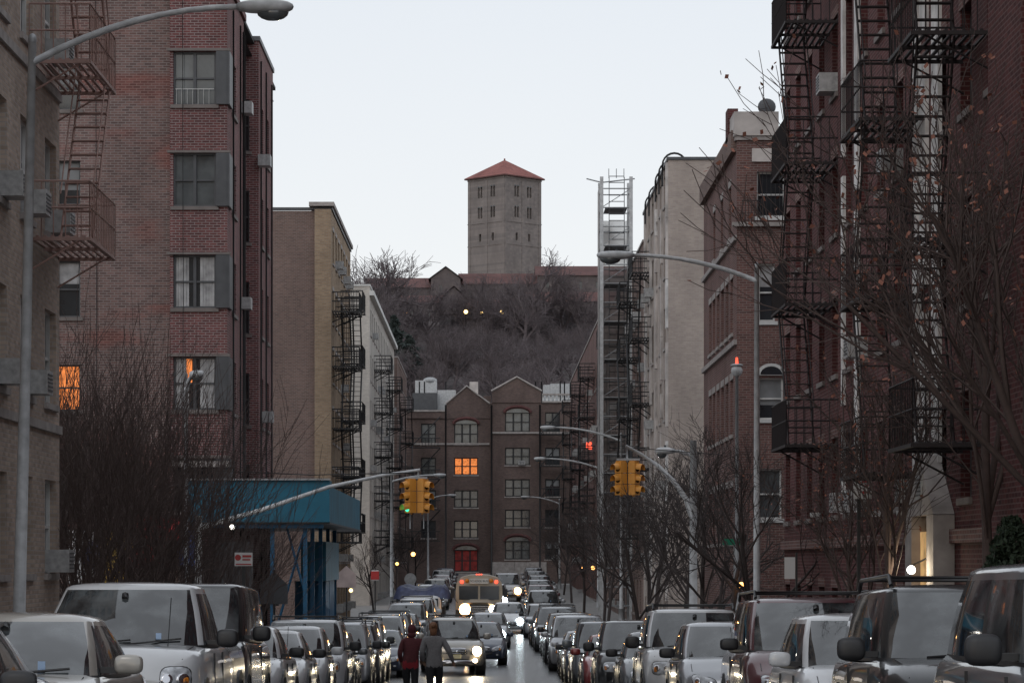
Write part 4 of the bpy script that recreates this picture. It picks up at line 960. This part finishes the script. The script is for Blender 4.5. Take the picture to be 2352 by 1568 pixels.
street=[tree_mesh(10+i,8.6,dict(Pst),.05,6,.46) for i in range(3)]
Pt=dict(wob=.10,up=.07,tap=.45,rmin=.0085,n=[7,5,4,3],start=.35,ang=(22,55),len=(.45,.72),m='bark_dark',d=4,sp=.05)
tall=[tree_mesh(30+i,8.5,dict(Pt),.11,1,.6) for i in range(3)]
Pl=dict(Pt); Pl.update(m='bark_brown',lf=.40,lm='leaf_brown',n=[8,6,4,3],up=.10,ang=(18,45)); leafy=[tree_mesh(50+i,9,dict(Pl),.11,1,.62) for i in range(2)]
for i,(x,D,s) in enumerate(((-7.1,52,.74),(-8.4,56,.92),(-6.6,60,.80),(-9.2,61,1.0),(-7.8,66,.90),(-10.4,68,1.0),(-9.0,70,.92),(-6.1,72,.6),(-9.6,64,.95),(-7.3,57,.8))): put(street[i%3],'bare_tree',x,D,gz(D),s,i*1.7)
for (x,D,s) in ((6.2,72,.8),(6.6,88,.95),(5.2,96,.85),(5.9,104,.9),(6.4,110,.95),(4.9,118,.8),(5.2,128,.8),(6.1,64,.75),(5.4,160,.8),(5.6,190,.8),(5.7,215,.8),(-6.2,150,.6),(-6.3,190,.7),(-6.2,215,.7),(-6.4,240,.7),(6,240,.8),(6.5,81,.7),(6.8,99,.95)): put(R.choice(tall),'bare_tree',x,D,gz(D),s,R.random()*6)
for i,(x,D,s) in enumerate(((6.95,39,.90),(7.1,34.5,.85),(6.6,45,.66),(6.9,51,.55))): put(leafy[i%2],'street_tree',x,D,gz(D),s,1+i*2.1)
b=MB(); rng=random.Random(5)
for i in range(5200):
    a=rng.random()*6.28; h=rng.random(); rr=(.75*(1-h)**.7+.1)*rng.uniform(.55,1.0)*(1+.25*math.sin(a*3+h*6)); c=Vector((6.85+rr*math.cos(a)*.8,36.5+rr*math.sin(a),gz(36.5)+.3+2.5*h))
    u_=Vector((rng.gauss(0,1),rng.gauss(0,1),rng.gauss(0,1))).normalized()*.05; w_=Vector((rng.gauss(0,1),rng.gauss(0,1),rng.gauss(0,1))).normalized()*.03
    b.add([c-u_,c+w_,c+u_,c-w_],[(0,1,2,3)],'leaf_green')
b.tube([(6.85,36.5,gz(36)),(6.85,36.5,gz(36)+2.4)],.05,6,'bark_dark')
b.obj('evergreen_bush')
Ph=dict(wob=.12,up=.04,tap=.45,rmin=.026,n=[7,6,5,3],start=.3,ang=(25,60),len=(.5,.75),m='bark_hazed',d=4,sp=.05)
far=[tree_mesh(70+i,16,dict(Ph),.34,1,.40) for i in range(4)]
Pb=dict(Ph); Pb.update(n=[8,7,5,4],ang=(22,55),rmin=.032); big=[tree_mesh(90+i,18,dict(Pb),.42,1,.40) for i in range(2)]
root=empty('hillside_woodland')
rng=random.Random(11)
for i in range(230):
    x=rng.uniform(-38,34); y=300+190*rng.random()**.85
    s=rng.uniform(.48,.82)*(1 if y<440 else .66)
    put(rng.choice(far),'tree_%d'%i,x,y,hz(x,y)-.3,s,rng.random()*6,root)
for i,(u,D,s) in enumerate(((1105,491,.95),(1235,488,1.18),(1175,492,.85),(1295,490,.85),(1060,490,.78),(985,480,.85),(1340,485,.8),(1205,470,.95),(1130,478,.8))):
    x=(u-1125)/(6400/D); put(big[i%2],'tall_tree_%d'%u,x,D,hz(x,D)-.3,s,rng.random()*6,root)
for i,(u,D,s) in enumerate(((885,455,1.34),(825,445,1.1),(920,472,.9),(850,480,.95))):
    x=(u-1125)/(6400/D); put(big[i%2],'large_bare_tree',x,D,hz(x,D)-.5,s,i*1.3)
b=MB()
for (u,D,zt,rad) in ((905,430,37,3.4),(940,425,33.5,3.4),(880,432,35,2.6),(925,420,30,3.5)):
    x=(u-1125)/(6400/D); zb_=hz(x,D)
    H_=CZ+zt-zb_
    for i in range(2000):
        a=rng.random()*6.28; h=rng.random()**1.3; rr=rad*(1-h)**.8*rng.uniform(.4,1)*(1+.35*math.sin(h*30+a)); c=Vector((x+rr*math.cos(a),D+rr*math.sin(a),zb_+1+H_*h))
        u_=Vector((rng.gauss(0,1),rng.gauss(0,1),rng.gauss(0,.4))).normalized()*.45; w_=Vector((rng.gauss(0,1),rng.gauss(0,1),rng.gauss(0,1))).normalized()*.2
        b.add([c-u_,c+w_,c+u_,c-w_],[(0,1,2,3)],'leaf_hazed')
    b.tube([(x,D,zb_-1),(x,D,zb_+H_*.9)],[.3,.05],6,'bark_dark')
b.obj('pine_trees')
# ================================================================ PEOPLE
mat('skin',(.30,.18,.13),.6); mat('cloth_grey',(.17,.165,.17),.9,scale=30,bump=.3); mat('cloth_maroon',(.085,.020,.024),.9,scale=20,bump=.3); mat('cloth_red',(.26,.02,.03),.9); mat('cloth_dark',(.02,.02,.024),.9,scale=20); mat('hair_brown',(.17,.075,.035),.7,var=.4,scale=40); mat('hair_dark',(.035,.012,.012),.8)
def person(name,x,D,yaw,J,cols,hair,female=False,scale=1):
    root=empty(name,(x,D,gz(D))); root.rotation_euler=(0,0,yaw); root.scale=(scale,)*3
    bones=[('pelvis','spine','t'),('spine','chest','t'),('chest','neck','t'),('neck','headb','s'),('chest','shL','t'),('shL','elL','t'),('elL','wrL','t'),('chest','shR','t'),('shR','elR','t'),('elR','wrR','t'),('pelvis','hipL','l'),('hipL','knL','l'),('knL','anL','l'),('anL','toL','b'),('pelvis','hipR','l'),('hipR','knR','l'),('knR','anR','l'),('anR','toR','b')]
    names=['pelvis']+[q for q in J if q!='pelvis']
    rad=dict(pelvis=(.165,.13),spine=(.15,.115),chest=(.18,.125),neck=(.06,.06),headb=(.055,.055),shL=(.085,.085),shR=(.085,.085),elL=(.06,.06),elR=(.06,.06),wrL=(.042,.042),wrR=(.042,.042),hipL=(.115,.115),hipR=(.115,.115),knL=(.078,.078),knR=(.078,.078),anL=(.055,.055),anR=(.055,.055),toL=(.045,.04),toR=(.045,.04))
    me=bpy.data.meshes.new('body'); idx={n:i for i,n in enumerate(names)}
    me.from_pydata([J[n] for n in names],[(idx[a],idx[c]) for a,c,_ in bones],[])
    o=bpy.data.objects.new('body',me); C.objects.link(o); o.parent=root
    sk=o.modifiers.new('skin','SKIN'); sk.use_smooth_shade=True
    for n in names: me.skin_vertices[0].data[idx[n]].radius=rad[n]
    for i in range(len(names)): me.skin_vertices[0].data[i].use_root=(i==0)
    ss=o.modifiers.new('sub','SUBSURF'); ss.levels=2; ss.render_levels=2
    dg=bpy.context.evaluated_depsgraph_get(); dg.update(); me2=bpy.data.meshes.new_from_object(o.evaluated_get(dg)); o.modifiers.clear(); o.data=me2
    me2.materials.clear()
    for mm in (cols['t'],cols['l'],'skin',cols['b'],cols['hem']): me2.materials.append(MATS[mm])
    code={'t':0,'l':1,'s':2,'b':3}
    for pl_ in me2.polygons:
        c=pl_.center; best=9;bt='t'
        for a,e,t in bones:
            A=Vector(J[a]);E=Vector(J[e]); v=E-A; f=max(0,min(1,(c-A).dot(v)/v.length_squared)); dd=(c-(A+v*f)).length
            if dd<best: best=dd;bt=t
        k=code[bt]
        if bt=='l' and c.z>J['pelvis'][2]-.10: k=4
        if bt=='t' and c.z<J['pelvis'][2]+.03 and abs(c.x)<.22: k=4
        pl_.material_index=k; pl_.use_smooth=True
    b=MB(); hb=Vector(J['headb']); hc=hb+Vector((0,.015,.11))
    b.ell(hc,(.076,.095,.115),'skin',18,14); b.ell(hc+Vector((0,.07,-.06)),(.045,.04,.045),'skin'); b.ell(hc+Vector((0,.105,-.015)),(.014,.02,.026),'skin')
    for s_ in(-1,1): b.ell(hc+Vector((s_*.078,.0,-.01)),(.012,.022,.034),'skin',8,6); b.ell(hc+Vector((s_*.03,.088,.01)),(.014,.01,.009),'white_sign',8,6); b.ell(hc+Vector((s_*.03,.096,.01)),(.006,.005,.006),'hair_dark',6,5)
    b.ell(hc+Vector((0,.095,-.055)),(.024,.01,.007),'cloth_red',8,6)
    b.ell(hc+Vector((0,-.022,.025)),(.092,.100,.118),hair,18,14)
    if female: b.ell(hc+Vector((0,-.075,-.06)),(.075,.05,.10),hair,14,10); b.ell(hc+Vector((.0,-.10,.05)),(.05,.045,.05),hair,12,8)
    else: b.ell(hc+Vector((0,-.05,-.09)),(.095,.075,.07),cols['t'],14,10)
    for sd in('L','R'):
        wv=Vector(J['wr'+sd]); dv=(wv-Vector(J['el'+sd])).normalized(); side=dv.cross(Vector((0,1,0)))
        side=side.normalized() if side.length>.1 else Vector((0,0,1)); fwd=dv.cross(side).normalized()
        b.tube([wv-dv*.01,wv+dv*.04,wv+dv*.085],[.026,.036,.03],8,'skin')
        for k in range(4):
            base=wv+dv*.08+fwd*(k-1.5)*.019; ln=(.07,.078,.072,.056)[k]
            b.tube([base,base+dv*ln*.5+side*.006,base+dv*ln*.85+side*.025],[.010,.009,.007],6,'skin')
        tb=wv+dv*.03+fwd*.028; b.tube([tb,tb+dv*.03+fwd*.025,tb+dv*.06+fwd*.03+side*.01],[.012,.010,.008],6,'skin')
    b.obj('head_and_hands',root)
J1=dict(pelvis=(0,0,.93),spine=(.01,.01,1.13),chest=(.02,.03,1.33),neck=(.02,.045,1.48),headb=(.02,.06,1.53),shL=(-.17,.03,1.40),elL=(-.235,-.04,1.14),wrL=(-.21,.10,.95),shR=(.21,.03,1.40),elR=(.26,-.03,1.15),wrR=(.22,.13,1.0),hipL=(-.09,0,.86),knL=(-.1,.12,.50),anL=(-.1,.02,.10),toL=(-.1,.16,.04),hipR=(.09,0,.86),knR=(.09,.02,.48),anR=(.09,-.25,.16),toR=(.09,-.16,.05))
person('pedestrian_in_maroon_jacket',(942-1125)/118,54.5,math.radians(-6),J1,dict(t='cloth_maroon',l='cloth_dark',b='cloth_dark',hem='cloth_red'),'cloth_maroon',scale=.90)
J2=dict(pelvis=(0,0,.93),spine=(-.0,.02,1.13),chest=(-.01,.05,1.33),neck=(-.02,.08,1.47),headb=(-.02,.10,1.52),shL=(-.20,.05,1.38),elL=(-.27,.0,1.13),wrL=(-.22,.12,.94),shR=(.18,.05,1.38),elR=(.31,-.05,1.15),wrR=(.39,.05,.93),hipL=(-.09,0,.86),knL=(-.09,-.02,.48),anL=(-.08,-.28,.18),toL=(-.08,-.2,.06),hipR=(.09,0,.86),knR=(.1,.14,.50),anR=(.1,.08,.10),toR=(.1,.22,.04))
person('pedestrian_in_grey_sweatshirt',(998-1125)/118,54.2,math.radians(4),J2,dict(t='cloth_grey',l='cloth_dark',b='cloth_dark',hem='cloth_grey'),'hair_brown',True,scale=.93)
# ================================================================ WORLD / LIGHT / CAMERA
w=bpy.data.worlds.new('World'); bpy.context.scene.world=w; w.use_nodes=True; N=w.node_tree.nodes; L_=w.node_tree.links
bg=N['Background']; sky=N.new('ShaderNodeTexSky'); sky.sky_type='NISHITA'; sky.sun_disc=False; sky.sun_elevation=math.radians(12); sky.sun_rotation=math.radians(200)
L_.new(sky.outputs[0],bg.inputs['Color']); bg.inputs['Strength'].default_value=.015
bg2=N.new('ShaderNodeBackground'); tc=N.new('ShaderNodeTexCoord'); sp=N.new('ShaderNodeSeparateXYZ'); L_.new(tc.outputs['Generated'],sp.inputs[0])
cr=N.new('ShaderNodeValToRGB'); cr.color_ramp.elements[0].position=0.03; cr.color_ramp.elements[0].color=(.88,.875,.88,1); cr.color_ramp.elements[1].position=.32; cr.color_ramp.elements[1].color=(.72,.755,.81,1)
n3=N.new('ShaderNodeTexNoise'); n3.inputs['Scale'].default_value=2.5; n3.inputs['Detail'].default_value=4; mp=N.new('ShaderNodeMapping'); mp.inputs['Scale'].default_value=(1,1,3); L_.new(tc.outputs['Generated'],mp.inputs[0]); L_.new(mp.outputs[0],n3.inputs['Vector'])
ma=N.new('ShaderNodeMath'); ma.operation='MULTIPLY_ADD'; ma.inputs[1].default_value=.10; L_.new(n3.outputs['Fac'],ma.inputs[0]); L_.new(sp.outputs['Z'],ma.inputs[2])
L_.new(ma.outputs[0],cr.inputs['Fac']); L_.new(cr.outputs['Color'],bg2.inputs['Color']); bg2.inputs['Strength'].default_value=1.0
ad=N.new('ShaderNodeAddShader'); L_.new(bg.outputs[0],ad.inputs[0]); L_.new(bg2.outputs[0],ad.inputs[1]); L_.new(ad.outputs[0],N['World Output'].inputs['Surface'])
sl=bpy.data.lights.new('sun','SUN'); sl.energy=.25; sl.angle=math.radians(25); sl.color=(1,.96,.92); so=bpy.data.objects.new('sun',sl); C.objects.link(so)
so.rotation_euler=(math.radians(50),0,math.radians(-20))
sc=bpy.context.scene; sc.view_settings.view_transform='Standard'; sc.view_settings.look='None'; sc.view_settings.exposure=0
cam=bpy.data.cameras.new('camera'); co=bpy.data.objects.new('camera',cam); C.objects.link(co); co.location=(0,0,CZ); co.rotation_euler=(math.pi/2,0,0)
cam.lens=6400/2352*36; cam.sensor_width=36; cam.shift_x=51/2352; cam.shift_y=506/2352; cam.clip_end=5000; cam.clip_start=.5
sc.camera=co
